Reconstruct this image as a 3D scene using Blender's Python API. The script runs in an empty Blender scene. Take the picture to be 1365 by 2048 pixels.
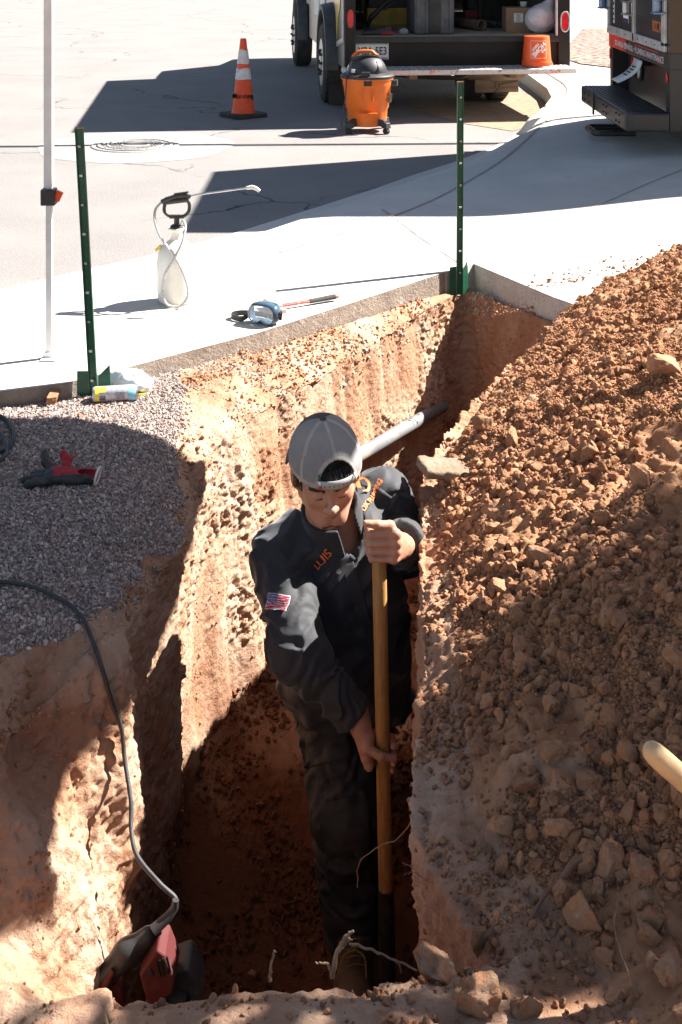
import bpy, bmesh, math, random
import numpy as np
from mathutils import Vector, Matrix, Euler
from mathutils.bvhtree import BVHTree
PI = math.pi
R = math.radians
random.seed(7); RNG = np.random.default_rng(7)
scene = bpy.context.scene
COL = scene.collection

# ------------------------------------------------------------ camera, sky, sun, exposure
F_PX, H_CAM, YH, CX = 2600.0, 1.6, -124.0, 682.5     # focal length in pixels of the 1365x2048 photo, eye height, horizon row
cam_d = bpy.data.cameras.new('camera'); cam = bpy.data.objects.new('camera', cam_d); COL.objects.link(cam)
cam.location = (0, 0, H_CAM); cam.rotation_euler = (R(90), 0, 0)
cam_d.sensor_fit = 'VERTICAL'; cam_d.sensor_height = 36.0; cam_d.lens = 36.0 * F_PX / 2048
cam_d.shift_y = -(1024 - YH) / 2048.0
cam_d.clip_start = 0.05; cam_d.clip_end = 500
scene.camera = cam
SUN_EL, SUN_AZ = R(44), (0.922, 0.387)               # towards the sun in plan: right and away
world = bpy.data.worlds.new("World"); scene.world = world; world.use_nodes = True
wn = world.node_tree; bg = wn.nodes['Background']
sky = wn.nodes.new('ShaderNodeTexSky'); sky.sky_type = 'NISHITA'; sky.sun_disc = False
sky.sun_elevation = SUN_EL; sky.sun_rotation = math.atan2(SUN_AZ[0], SUN_AZ[1]); sky.dust_density = 0.4; sky.air_density = 0.8
_wb = wn.nodes.new('ShaderNodeMix'); _wb.data_type = 'RGBA'; _wb.blend_type = 'MULTIPLY'; _wb.inputs[0].default_value = 1.0; _wb.inputs[7].default_value = (1.0, 0.92, 0.83, 1)   # the photograph's white balance
wn.links.new(sky.outputs[0], _wb.inputs[6]); wn.links.new(_wb.outputs[2], bg.inputs[0]); bg.inputs[1].default_value = 0.05
sl = bpy.data.lights.new('sun', 'SUN'); so = bpy.data.objects.new('sun', sl); COL.objects.link(so)
sl.energy = 5.0; sl.angle = R(0.5); sl.color = (1.0, 0.955, 0.90)
sd = Vector((SUN_AZ[0]*math.cos(SUN_EL), SUN_AZ[1]*math.cos(SUN_EL), math.sin(SUN_EL)))
so.rotation_euler = sd.to_track_quat('Z', 'Y').to_euler(); so.location = sd * 20
scene.view_settings.view_transform = 'Standard'; scene.view_settings.look = 'None'
scene.view_settings.gamma = 1.0; scene.view_settings.exposure = 2.0
scene.cycles.max_bounces = 6; scene.cycles.diffuse_bounces = 3

def P(px, py, Y):
    """the point at depth Y seen at photo pixel (px, py)"""
    return Vector(((px - CX) * Y / F_PX, Y, H_CAM - (py - YH) * Y / F_PX))
def G(px, py, z=0.0):
    return P(px, py, (H_CAM - z) * F_PX / (py - YH))

# ------------------------------------------------------------ noise (numpy gradient noise)
_perm = RNG.permutation(256); _perm = np.concatenate([_perm, _perm, _perm])
_grad = RNG.normal(size=(256, 3)); _grad /= np.linalg.norm(_grad, axis=1)[:, None]
def pnoise(p):
    p = np.asarray(p, dtype=np.float64)
    i = np.floor(p).astype(np.int64); f = p - i; i &= 255
    u = f*f*f*(f*(f*6-15)+10); out = 0
    for dx in (0, 1):
        wx = u[:, 0] if dx else 1-u[:, 0]
        for dy in (0, 1):
            wy = u[:, 1] if dy else 1-u[:, 1]
            for dz in (0, 1):
                wz = u[:, 2] if dz else 1-u[:, 2]
                h = _perm[_perm[_perm[(i[:, 0]+dx) & 255] + ((i[:, 1]+dy) & 255)] + ((i[:, 2]+dz) & 255)]
                g = _grad[h]
                d = g[:, 0]*(f[:, 0]-dx) + g[:, 1]*(f[:, 1]-dy) + g[:, 2]*(f[:, 2]-dz)
                out = out + wx*wy*wz*d
    return out * 1.6
def fbm(p, octv=4, lac=2.03, gain=0.5):
    p = np.asarray(p, dtype=np.float64); a = 1.0; s = 0; 
    for k in range(octv):
        s = s + a*pnoise(p + 17.3*k); p = p*lac; a *= gain
    return s
def cells(p):
    """worley F1 distance and a random value per cell"""
    p = np.asarray(p, dtype=np.float64); i = np.floor(p).astype(np.int64)
    best = np.full(len(p), 9.0); val = np.zeros(len(p)); sec = np.full(len(p), 9.0)
    for dx in (-1, 0, 1):
        for dy in (-1, 0, 1):
            for dz in (-1, 0, 1):
                c = i + np.array([dx, dy, dz])
                h = _perm[_perm[_perm[c[:, 0] & 255] + (c[:, 1] & 255)] + (c[:, 2] & 255)]
                q = c + 0.5 + 0.42*_grad[h]
                d = np.linalg.norm(q - p, axis=1)
                m = d < best
                sec = np.where(m, best, np.minimum(sec, d)); val = np.where(m, h/255.0, val); best = np.where(m, d, best)
    return best, sec, val
def sstep(a, b, x):
    t = np.clip((x-a)/(b-a), 0, 1); return t*t*(3-2*t)

# ------------------------------------------------------------ materials
def mat(name, col, rough=0.6, metal=0.0, col2=None, nscale=6.0, ncon=(0.35, 0.65), bump=0.0, bscale=60.0, spec=0.4,
        tint=None, rnd=0.0, trans=0.0, alpha=1.0, sub=0.0, detail=6, col3=None, n3=30.0, c3=(0.55, 0.62), bdist=0.01, sheen=0.0, stretch=None):
    m = bpy.data.materials.new(name); m.use_nodes = True; nt = m.node_tree; N = nt.nodes; L = nt.links
    b = N['Principled BSDF']; b.inputs['Roughness'].default_value = rough; b.inputs['Metallic'].default_value = metal
    b.inputs['Specular IOR Level'].default_value = spec; b.inputs['Base Color'].default_value = (*col, 1)
    if trans: b.inputs['Transmission Weight'].default_value = trans
    if alpha < 1: b.inputs['Alpha'].default_value = alpha
    if sheen: b.inputs['Sheen Weight'].default_value = sheen
    if sub:
        b.inputs['Subsurface Weight'].default_value = sub; b.inputs['Subsurface Radius'].default_value = (0.012, 0.005, 0.003)
        b.inputs['Subsurface Scale'].default_value = 1.0
    tc = N.new('ShaderNodeTexCoord'); vec = tc.outputs['Object']
    if stretch:
        mp = N.new('ShaderNodeMapping'); mp.inputs['Scale'].default_value = stretch; L.new(vec, mp.inputs[0]); vec = mp.outputs[0]
    cur = None
    def mix(a, bc, fac, mode='MIX'):
        x = N.new('ShaderNodeMix'); x.data_type = 'RGBA'; x.blend_type = mode
        if isinstance(fac, float): x.inputs[0].default_value = fac
        else: L.new(fac, x.inputs[0])
        for s, v in ((6, a), (7, bc)):
            if isinstance(v, tuple): x.inputs[s].default_value = (*v[:3], 1)
            else: L.new(v, x.inputs[s])
        return x.outputs[2]
    def noise(sc, lo, hi, det=detail):
        n = N.new('ShaderNodeTexNoise'); n.inputs['Scale'].default_value = sc; n.inputs['Detail'].default_value = det
        n.inputs['Roughness'].default_value = 0.62; L.new(vec, n.inputs['Vector'])
        r = N.new('ShaderNodeMapRange'); r.inputs[1].default_value = lo; r.inputs[2].default_value = hi; L.new(n.outputs[0], r.inputs[0])
        return r.outputs[0]
    cur = col
    if col2: cur = mix(col, col2, noise(nscale, *ncon))
    if col3: cur = mix(cur, col3, noise(n3, *c3))
    if tint:
        a = N.new('ShaderNodeAttribute'); a.attribute_name = tint; cur = mix(cur, a.outputs['Color'], 1.0, 'MULTIPLY')
    if rnd:
        oi = N.new('ShaderNodeObjectInfo'); r = N.new('ShaderNodeMapRange'); r.inputs[3].default_value = 1-rnd; r.inputs[4].default_value = 1+rnd*0.6
        L.new(oi.outputs['Random'], r.inputs[0]); cb = N.new('ShaderNodeCombineColor')
        for k in range(3): L.new(r.outputs[0], cb.inputs[k])
        cur = mix(cur, cb.outputs[0], 1.0, 'MULTIPLY')
    if not isinstance(cur, tuple): L.new(cur, b.inputs['Base Color'])
    if bump:
        n = N.new('ShaderNodeTexNoise'); n.inputs['Scale'].default_value = bscale; n.inputs['Detail'].default_value = 8; n.inputs['Roughness'].default_value = 0.7
        L.new(vec, n.inputs['Vector'])
        bp = N.new('ShaderNodeBump'); bp.inputs['Strength'].default_value = bump; bp.inputs['Distance'].default_value = bdist
        L.new(n.outputs[0], bp.inputs['Height']); L.new(bp.outputs[0], b.inputs['Normal'])
    return m

# ------------------------------------------------------------ object helpers
def tag(o, label=None, cat=None, group=None, kind=None):
    if label: o['label'] = label
    if cat: o['category'] = cat
    if group: o['group'] = group
    if kind: o['kind'] = kind
    return o
def thing(name, label, cat, loc=(0, 0, 0), rz=0.0, group=None):
    o = bpy.data.objects.new(name, None); COL.objects.link(o); o.location = loc; o.rotation_euler = (0, 0, rz)
    o.empty_display_size = 0.1
    return tag(o, label, cat, group)
def basis(o):
    return Matrix.LocRotScale(o.location, o.rotation_euler, o.scale)
def wmat(o):
    m = basis(o)
    while o.parent: o = o.parent; m = basis(o) @ m
    return m
def link_mesh(name, me, m=None, parent=None, world=False):
    o = bpy.data.objects.new(name, me); COL.objects.link(o)
    if m is not None:
        for x in (m if isinstance(m, (list, tuple)) else [m]): me.materials.append(x)
    if parent is not None:
        o.parent = parent
        if world: me.transform(wmat(parent).inverted())
    return o
def np_mesh(name, V, F, m=None, parent=None, world=False, smooth=True, color=None, uniform=True, matidx=None):
    V = np.asarray(V, dtype=np.float32); F = np.asarray(F, dtype=np.int32)
    me = bpy.data.meshes.new(name); k = F.shape[1]
    me.vertices.add(len(V)); me.vertices.foreach_set('co', V.ravel())
    me.loops.add(F.size); me.loops.foreach_set('vertex_index', F.ravel())
    me.polygons.add(len(F)); me.polygons.foreach_set('loop_start', np.arange(0, F.size, k, dtype=np.int32))
    me.polygons.foreach_set('loop_total', np.full(len(F), k, dtype=np.int32))
    me.polygons.foreach_set('use_smooth', np.full(len(F), smooth, dtype=bool))
    if matidx is not None: me.polygons.foreach_set('material_index', np.asarray(matidx, dtype=np.int32))
    me.update(calc_edges=True); me.validate()
    if color is not None:
        a = me.color_attributes.new('tint', 'FLOAT_COLOR', 'POINT')
        c = np.ones((len(V), 4), dtype=np.float32); c[:, :3] = color; a.data.foreach_set('color', c.ravel())
    return link_mesh(name, me, m, parent, world)
def compact(V, F):
    u, inv = np.unique(F.ravel(), return_inverse=True)
    return V[u], inv.reshape(F.shape), u

class MB:
    """collects shapes in one bmesh"""
    def __init__(s): s.b = bmesh.new(); s.mi = 0
    def _new(s, vs, fs):
        v = [s.b.verts.new(p) for p in vs]
        for f in fs:
            try:
                q = s.b.faces.new([v[i] for i in f]); q.material_index = s.mi
            except ValueError: pass
        return v
    def box(s, c, d, rot=None, taper=None):
        hx, hy, hz = d[0]/2, d[1]/2, d[2]/2; vs = []
        for z in (-1, 1):
            t = 1.0 if (taper is None or z < 0) else taper
            for x, y in ((-1, -1), (1, -1), (1, 1), (-1, 1)): vs.append(Vector((x*hx*t, y*hy*t, z*hz)))
        M = Matrix.Identity(3) if rot is None else Euler(rot).to_matrix() if not isinstance(rot, Matrix) else rot
        vs = [M @ v + Vector(c) for v in vs]
        s._new(vs, [(3, 2, 1, 0), (4, 5, 6, 7), (0, 1, 5, 4), (1, 2, 6, 5), (2, 3, 7, 6), (3, 0, 4, 7)]); return s
    def tube(s, pts, r, n=10, cap=True, flat=None):
        pts = [Vector(p) for p in pts]; rs = r if isinstance(r, (list, tuple)) else [r]*len(pts)
        if len(rs) != len(pts): rs = list(np.interp(np.linspace(0, 1, len(pts)), np.linspace(0, 1, len(rs)), rs))
        rings = []; up = None
        for i, p in enumerate(pts):
            T = (pts[min(i+1, len(pts)-1)] - pts[max(i-1, 0)]).normalized()
            if up is None:
                a = Vector((0, 0, 1)) if abs(T.z) < 0.9 else Vector((1, 0, 0)); up = (a - T*a.dot(T)).normalized()
            else: up = (up - T*up.dot(T)).normalized()
            sd_ = T.cross(up)
            rings.append([s.b.verts.new(p + up*math.cos(2*PI*k/n)*rs[i]*(flat or 1) + sd_*math.sin(2*PI*k/n)*rs[i]) for k in range(n)])
        for a, c in zip(rings[:-1], rings[1:]):
            for k in range(n):
                q = s.b.faces.new([a[k], a[(k+1) % n], c[(k+1) % n], c[k]]); q.material_index = s.mi
        if cap:
            for rg, rv in ((rings[0], True), (rings[-1], False)):
                q = s.b.faces.new(list(reversed(rg)) if rv else rg); q.material_index = s.mi
        return s
    def lathe(s, prof, c=(0, 0, 0), n=32, M=None, sx=1, sy=1):
        c = Vector(c); rings = []
        for r_, z in prof:
            ring = []
            for k in range(n):
                v = Vector((r_*math.cos(2*PI*k/n)*sx, r_*math.sin(2*PI*k/n)*sy, z))
                if M: v = M @ v
                ring.append(s.b.verts.new(v + c))
            rings.append(ring)
        for a, d in zip(rings[:-1], rings[1:]):
            for k in range(n):
                q = s.b.faces.new([a[k], a[(k+1) % n], d[(k+1) % n], d[k]]); q.material_index = s.mi
        for rg, rv in ((rings[0], True), (rings[-1], False)):
            q = s.b.faces.new(list(reversed(rg)) if rv else rg); q.material_index = s.mi
        return s
    def poly(s, pts, th, axis=(0, 0, 1)):
        a = Vector(axis)*th; pts = [Vector(p) for p in pts]; n = len(pts)
        v = [s.b.verts.new(p) for p in pts] + [s.b.verts.new(p+a) for p in pts]
        fs = [list(reversed(range(n))), list(range(n, 2*n))] + [[k, (k+1) % n, (k+1) % n+n, k+n] for k in range(n)]
        for f in fs:
            q = s.b.faces.new([v[i] for i in f]); q.material_index = s.mi
        return s
    def build(s, name, m=None, parent=None, world=False, bevel=0.0, smooth=False, sub=0, seg=2):
        bmesh.ops.remove_doubles(s.b, verts=s.b.verts[:], dist=1e-6)
        bmesh.ops.recalc_face_normals(s.b, faces=s.b.faces[:])
        me = bpy.data.meshes.new(name); s.b.to_mesh(me); s.b.free()
        if smooth:
            for p in me.polygons: p.use_smooth = True
            try: me.set_sharp_from_angle(angle=R(38))
            except Exception: pass
        o = link_mesh(name, me, m, parent, world)
        if bevel:
            md = o.modifiers.new('bevel', 'BEVEL'); md.width = bevel; md.segments = seg; md.limit_method = 'ANGLE'; md.angle_limit = R(40)
        if sub:
            md = o.modifiers.new('sub', 'SUBSURF'); md.levels = sub; md.render_levels = sub
        return o
def crom(pts, n):
    """open Catmull-Rom through 3-D points, n samples"""
    p = [Vector(q) for q in pts]; p = [p[0]*2-p[1]] + p + [p[-1]*2-p[-2]]; out = []
    m = len(p)-3
    for k in range(n):
        t = k/(n-1)*m; i = min(int(t), m-1); t -= i; a, b, c, d = p[i:i+4]
        out.append(0.5*((2*b) + (c-a)*t + (2*a-5*b+4*c-d)*t*t + (-a+3*b-3*c+d)*t**3))
    return out

def text_mesh(body, size=1.0, extrude=0.0, bold=0.0, ls=1.0):
    cu = bpy.data.curves.new('lettering', 'FONT'); cu.body = body; cu.size = size; cu.extrude = extrude; cu.offset = bold
    cu.align_x = 'CENTER'; cu.align_y = 'CENTER'; cu.space_character = ls
    o = bpy.data.objects.new('lettering', cu); COL.objects.link(o)
    dg = bpy.context.evaluated_depsgraph_get(); dg.update()
    me = bpy.data.meshes.new_from_object(o.evaluated_get(dg)); bpy.data.objects.remove(o); bpy.data.curves.remove(cu)
    return me
def flat_text(name, body, M, size, m, parent=None, world=False, bold=0.0, ls=1.0, sx=1.0):
    me = text_mesh(body, size, 0.0, bold, ls); me.transform(Matrix.Diagonal((sx, 1, 1, 1))); me.transform(M)
    return link_mesh(name, me, m, parent, world)
def frame(o, xdir, ydir):
    x = Vector(xdir).normalized(); y = Vector(ydir); y = (y - x*y.dot(x)).normalized(); z = x.cross(y)
    M = Matrix.Identity(4)
    for i in range(3): M[i][0], M[i][1], M[i][2], M[i][3] = x[i], y[i], z[i], o[i]
    return M
def wrap_mesh(me, bvh, M, depth=0.3, off=0.0015, subdiv=True):
    """lay a flat mesh (xy plane) placed by M on to a surface, along M's -z"""
    b = bmesh.new(); b.from_mesh(me)
    if subdiv:
        bmesh.ops.triangulate(b, faces=b.faces[:])
        bmesh.ops.subdivide_edges(b, edges=[e for e in b.edges if e.calc_length() > 0.006], cuts=2, use_grid_fill=True)
    z = M.to_3x3() @ Vector((0, 0, 1))
    for v in b.verts:
        w = M @ v.co
        h, nrm, i, d = bvh.ray_cast(w + z*depth*0.5, -z, depth*1.5)
        v.co = (h + nrm*off) if h else w
    b.to_mesh(me); b.free(); return me
def bvh_of(o):
    M = wmat(o); return BVHTree.FromPolygons([M @ v.co for v in o.data.vertices], [tuple(p.vertices) for p in o.data.polygons])

# ------------------------------------------------------------ signed-distance shapes -> mesh
def sdf_mesh(fn, lo, hi, h):
    lo = np.array(lo, float); hi = np.array(hi, float); n = np.ceil((hi-lo)/h).astype(int)+1
    ax = [lo[i] + h*np.arange(n[i]) for i in range(3)]
    g = np.stack(np.meshgrid(*ax, indexing='ij'), -1).reshape(-1, 3)
    D = np.empty(len(g), dtype=np.float32)
    for i in range(0, len(g), 400000): D[i:i+400000] = fn(g[i:i+400000])
    D = D.reshape(n); S = D < 0
    c = [S[a:n[0]-1+a, b:n[1]-1+b, d:n[2]-1+d] for a in (0, 1) for b in (0, 1) for d in (0, 1)]
    cnt = sum(x.astype(np.int8) for x in c); act = (cnt > 0) & (cnt < 8)
    idx = -np.ones(act.shape, dtype=np.int64); ci = np.argwhere(act); idx[act] = np.arange(len(ci))
    acc = np.zeros((len(ci), 3)); num = np.zeros(len(ci))
    offs = [(a, b, d) for a in (0, 1) for b in (0, 1) for d in (0, 1)]
    for o1 in offs:
        for k in range(3):
            if o1[k] == 0:
                o2 = list(o1); o2[k] = 1; o2 = tuple(o2)
                a = D[ci[:, 0]+o1[0], ci[:, 1]+o1[1], ci[:, 2]+o1[2]]; b = D[ci[:, 0]+o2[0], ci[:, 1]+o2[1], ci[:, 2]+o2[2]]
                m = (a < 0) != (b < 0); t = np.where(m, a/np.where(m, a-b, 1), 0)
                q = np.array(o1, float)[None, :] + np.zeros((len(ci), 3)); q[:, k] += t
                acc[m] += q[m]; num[m] += 1
    V = lo + h*(ci + acc/num[:, None]); Fs = []
    for k in range(3):
        a1, a2 = (k+1) % 3, (k+2) % 3
        sl1 = [slice(None)]*3; sl2 = [slice(None)]*3; sl1[k] = slice(0, n[k]-1); sl2[k] = slice(1, n[k])
        A = S[tuple(sl1)]; B = S[tuple(sl2)]; e = np.argwhere(A != B)
        ok = (e[:, a1] > 0) & (e[:, a2] > 0) & (e[:, a1] < n[a1]-1) & (e[:, a2] < n[a2]-1); e = e[ok]
        def cell(d1, d2):
            q = e.copy(); q[:, a1] += d1; q[:, a2] += d2; return idx[q[:, 0], q[:, 1], q[:, 2]]
        q = np.stack([cell(-1, -1), cell(0, -1), cell(0, 0), cell(-1, 0)], 1)
        ins = A[e[:, 0], e[:, 1], e[:, 2]]; q[~ins] = q[~ins][:, ::-1]; Fs.append(q)
    return V, np.concatenate(Fs)
def sm(a, b, k):
    h = np.clip(0.5+0.5*(b-a)/k, 0, 1); return b*(1-h)+a*h - k*h*(1-h)
def smx(a, b, k): return -sm(-a, -b, k)
def cap_(p, a, b, ra, rb=None, sq=None):
    a = np.array(a, float); b = np.array(b, float); rb = ra if rb is None else rb
    ab = b-a; t = np.clip(((p-a) @ ab)/max(ab @ ab, 1e-12), 0, 1); d = p - a - t[:, None]*ab
    if sq is not None: d = d / np.array(sq)
    return np.linalg.norm(d, axis=1) - (ra + (rb-ra)*t)
def ell(p, c, r):
    r = np.array(r, float); q = (p-np.array(c))/r; k = np.linalg.norm(q, axis=1)
    return (k-1)*r.min()*0.5 + (k-1)*0.5*np.linalg.norm(p-np.array(c), axis=1)/np.maximum(k, 1e-6)
def sph(p, c, r): return np.linalg.norm(p-np.array(c), axis=1)-r
def relax(V, F, it=1, w=0.5):
    for _ in range(it):
        acc = np.zeros_like(V); num = np.zeros(len(V))
        for k in range(F.shape[1]):
            a = F[:, k]; b = F[:, (k+1) % F.shape[1]]
            np.add.at(acc, a, V[b]); np.add.at(num, a, 1); np.add.at(acc, b, V[a]); np.add.at(num, b, 1)
        V = V*(1-w) + w*acc/np.maximum(num, 1)[:, None]
    return V
# ============================================================ MATERIALS OF THE GROUND
M_ROAD = mat('asphalt', (0.215, 0.20, 0.188), 0.95, col2=(0.18, 0.167, 0.158), nscale=1.2, bump=0.7, bscale=180, col3=(0.30, 0.28, 0.26), n3=95, c3=(0.52, 0.66), bdist=0.006)
def add_cracks(m, scale=0.55, width=0.006, dark=(0.035, 0.033, 0.032), amount=(0.46, 0.55)):
    nt = m.node_tree; N = nt.nodes; L = nt.links; b = N['Principled BSDF']
    tc = N.new('ShaderNodeTexCoord'); n = N.new('ShaderNodeTexNoise'); n.inputs['Scale'].default_value = 2.2; n.inputs['Detail'].default_value = 6
    L.new(tc.outputs['Object'], n.inputs[0]); va = N.new('ShaderNodeMix'); va.data_type = 'VECTOR'; va.inputs[0].default_value = 0.32
    L.new(tc.outputs['Object'], va.inputs[4]); L.new(n.outputs['Color'], va.inputs[5])
    v = N.new('ShaderNodeTexVoronoi'); v.feature = 'DISTANCE_TO_EDGE'; v.inputs['Scale'].default_value = scale; L.new(va.outputs[1], v.inputs['Vector'])
    r = N.new('ShaderNodeMapRange'); r.inputs[1].default_value = 0; r.inputs[2].default_value = width; r.inputs[3].default_value = 1; r.inputs[4].default_value = 0
    L.new(v.outputs['Distance'], r.inputs[0])
    n2 = N.new('ShaderNodeTexNoise'); n2.inputs['Scale'].default_value = 0.9; L.new(tc.outputs['Object'], n2.inputs[0])
    r2 = N.new('ShaderNodeMapRange'); r2.inputs[1].default_value = amount[0]; r2.inputs[2].default_value = amount[1]; L.new(n2.outputs[0], r2.inputs[0])
    mu = N.new('ShaderNodeMath'); mu.operation = 'MULTIPLY'; L.new(r.outputs[0], mu.inputs[0]); L.new(r2.outputs[0], mu.inputs[1])
    x = N.new('ShaderNodeMix'); x.data_type = 'RGBA'; L.new(mu.outputs[0], x.inputs[0]); x.inputs[7].default_value = (*dark, 1)
    src = b.inputs['Base Color'].links[0].from_socket; L.new(src, x.inputs[6]); L.new(x.outputs[2], b.inputs['Base Color'])
add_cracks(M_ROAD)
M_CONC = mat('concrete', (0.56, 0.53, 0.48), 0.85, col2=(0.47, 0.445, 0.405), nscale=1.6, bump=0.3, bscale=140, col3=(0.42, 0.39, 0.35), n3=14, c3=(0.6, 0.75), bdist=0.003)
M_CONCEDGE = mat('dirty concrete edge', (0.33, 0.27, 0.215), 0.95, col2=(0.22, 0.175, 0.14), nscale=9, bump=1.0, bscale=70, col3=(0.45, 0.41, 0.37), n3=25, c3=(0.58, 0.7), bdist=0.012)
M_CUTCONC = mat('cut concrete', (0.60, 0.57, 0.52), 0.9, col2=(0.5, 0.46, 0.41), nscale=12, bump=0.8, bscale=90, col3=(0.3, 0.28, 0.26), n3=70, c3=(0.58, 0.65))

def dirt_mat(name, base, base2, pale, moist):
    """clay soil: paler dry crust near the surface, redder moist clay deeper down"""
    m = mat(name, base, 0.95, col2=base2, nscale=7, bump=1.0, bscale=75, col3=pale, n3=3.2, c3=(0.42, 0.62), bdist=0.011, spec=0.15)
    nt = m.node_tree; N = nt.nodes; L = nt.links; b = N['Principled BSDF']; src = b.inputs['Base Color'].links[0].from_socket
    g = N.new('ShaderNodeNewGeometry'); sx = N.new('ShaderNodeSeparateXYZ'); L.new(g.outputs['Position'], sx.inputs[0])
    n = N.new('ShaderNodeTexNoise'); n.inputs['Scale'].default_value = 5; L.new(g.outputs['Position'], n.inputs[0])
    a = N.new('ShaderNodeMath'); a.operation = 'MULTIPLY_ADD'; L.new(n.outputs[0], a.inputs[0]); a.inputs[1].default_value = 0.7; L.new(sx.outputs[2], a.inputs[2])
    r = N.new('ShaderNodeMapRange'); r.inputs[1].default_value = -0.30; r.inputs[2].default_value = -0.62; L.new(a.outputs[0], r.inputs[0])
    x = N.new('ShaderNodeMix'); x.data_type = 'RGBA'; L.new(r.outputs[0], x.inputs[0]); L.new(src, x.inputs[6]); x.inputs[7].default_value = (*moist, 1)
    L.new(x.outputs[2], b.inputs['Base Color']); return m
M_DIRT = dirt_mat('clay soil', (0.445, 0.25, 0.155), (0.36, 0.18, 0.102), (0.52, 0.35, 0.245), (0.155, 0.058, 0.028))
M_PILE = mat('dug clay', (0.43, 0.225, 0.122), 0.95, col2=(0.31, 0.15, 0.078), nscale=9, bump=0.9, bscale=120, col3=(0.40, 0.26, 0.18), n3=3, c3=(0.5, 0.7), bdist=0.006, spec=0.15)
M_YARD = mat('gravel bed soil', (0.33, 0.23, 0.19), 0.95, col2=(0.24, 0.17, 0.15), nscale=30, bump=0.8, bscale=120, spec=0.15)
M_CLOD = mat('clay clod', (0.48, 0.25, 0.138), 0.95, col2=(0.34, 0.165, 0.086), nscale=60, bump=1.0, bscale=170, tint='tint', spec=0.12, bdist=0.009)
M_CLODW = mat('wall crumb', (0.45, 0.25, 0.145), 0.95, col2=(0.36, 0.18, 0.1), nscale=60, tint='tint', spec=0.12, bump=.8, bscale=170)
M_CLODR = mat('big clay clod', (0.48, 0.255, 0.142), 0.95, col2=(0.33, 0.16, 0.085), nscale=2.5, bump=1.0, bscale=7, rnd=0.2, spec=0.15, col3=(0.47, 0.31, 0.21), n3=1.3, c3=(0.52, 0.7), bdist=0.006)
M_STONE = mat('gravel stone', (0.5, 0.5, 0.5), 0.8, col2=(0.42, 0.42, 0.42), nscale=60, tint='tint', spec=0.3)
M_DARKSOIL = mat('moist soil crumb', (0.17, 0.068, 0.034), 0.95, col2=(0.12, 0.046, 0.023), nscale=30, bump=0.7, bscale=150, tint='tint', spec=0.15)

M_CHIP = mat('crushed concrete chip', (0.52, 0.43, 0.34), 0.9, col2=(0.44, 0.32, 0.22), nscale=30, tint='tint')
# ============================================================ ROAD, CONCRETE
def sheet(name, x0, x1, y0, y1, z, m, kind='structure', nx=2, ny=2):
    xs = np.linspace(x0, x1, nx); ys = np.linspace(y0, y1, ny); g = np.array([(x, y, z) for y in ys for x in xs])
    F = [(j*nx+i, j*nx+i+1, (j+1)*nx+i+1, (j+1)*nx+i) for j in range(ny-1) for i in range(nx-1)]
    o = np_mesh(name, g, F, m, smooth=False); tag(o, kind=kind); return o
_b = MB(); _b.b.faces.new([_b.b.verts.new((x, y, 0)) for x, y in [(-70, 1.5), (-4.2, 2.9), (-3, 4.2), (-1.5, 5.8), (-.75, 6.6), (-.1, 7.5), (.3, 8.1), (.6, 8.6), (1.2, 9.6), (2.2, 10.6), (3, 14), (3, 140), (-70, 140)]])
road = _b.build('road', M_ROAD); tag(road, kind='structure')
M_FARG = mat('far ground', (0.3, 0.24, 0.19), 0.95, col2=(0.24, 0.19, 0.15), nscale=0.5, bump=0.3)
far_ground = sheet('ground', -70, 70, -40, 140, -1.9, M_FARG)
# cross-sections of the pavement: (road side point, yard side point, kerb height, ramp width)
XS = [((-4.2, 3.0), (-4.2, 1.45), .08, .45), ((-3, 4.3), (-3.0, 2.6), .08, .45), ((-1.55, 5.91), (-1.147, 4.355), .08, .4), ((-1.2, 6.28), (-.943, 4.44), .08, .4), ((-.95, 6.55), (-.70, 4.655), .08, .4), ((-.60, 7.0), (-.326, 5.0), .08, .4),
      ((-.18, 7.65), (.016, 5.384), .08, .4), ((.20, 8.25), (.474, 5.915), .08, .35)]
XD = [((.20, 8.25), (.474, 5.915), .08, .35), ((.24, 8.32), (.62, 6.07), .08, .35), ((.5, 8.78), (.90, 5.5), .08, .35), ((.80, 9.25), (1.5, 4.5), .09, .35), ((1.15, 9.9), (2.6, 3.6), .10, .3),
      ((1.47, 10.7), (7, 5), .11, .08), ((1.75, 11.4), (9, 7), .12, .03), ((1.93, 12.1), (9, 9), .12, .02), ((2.0, 12.8), (9, 10.5), .12, .02), ((2.0, 14), (9, 12), .12, .02), ((1.96, 15.5), (9, 14), .12, .02),
      ((1.9, 18), (9, 18), .12, .02), ((1.8, 30), (9, 30), .12, .02), ((1.8, 90), (40, 90), .12, .02)]
def driveway_rise(x, y): return 0.10*sstep(0.7, 2.3, x)*sstep(5.0, 7.0, y)*sstep(30, 12, y)
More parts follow.
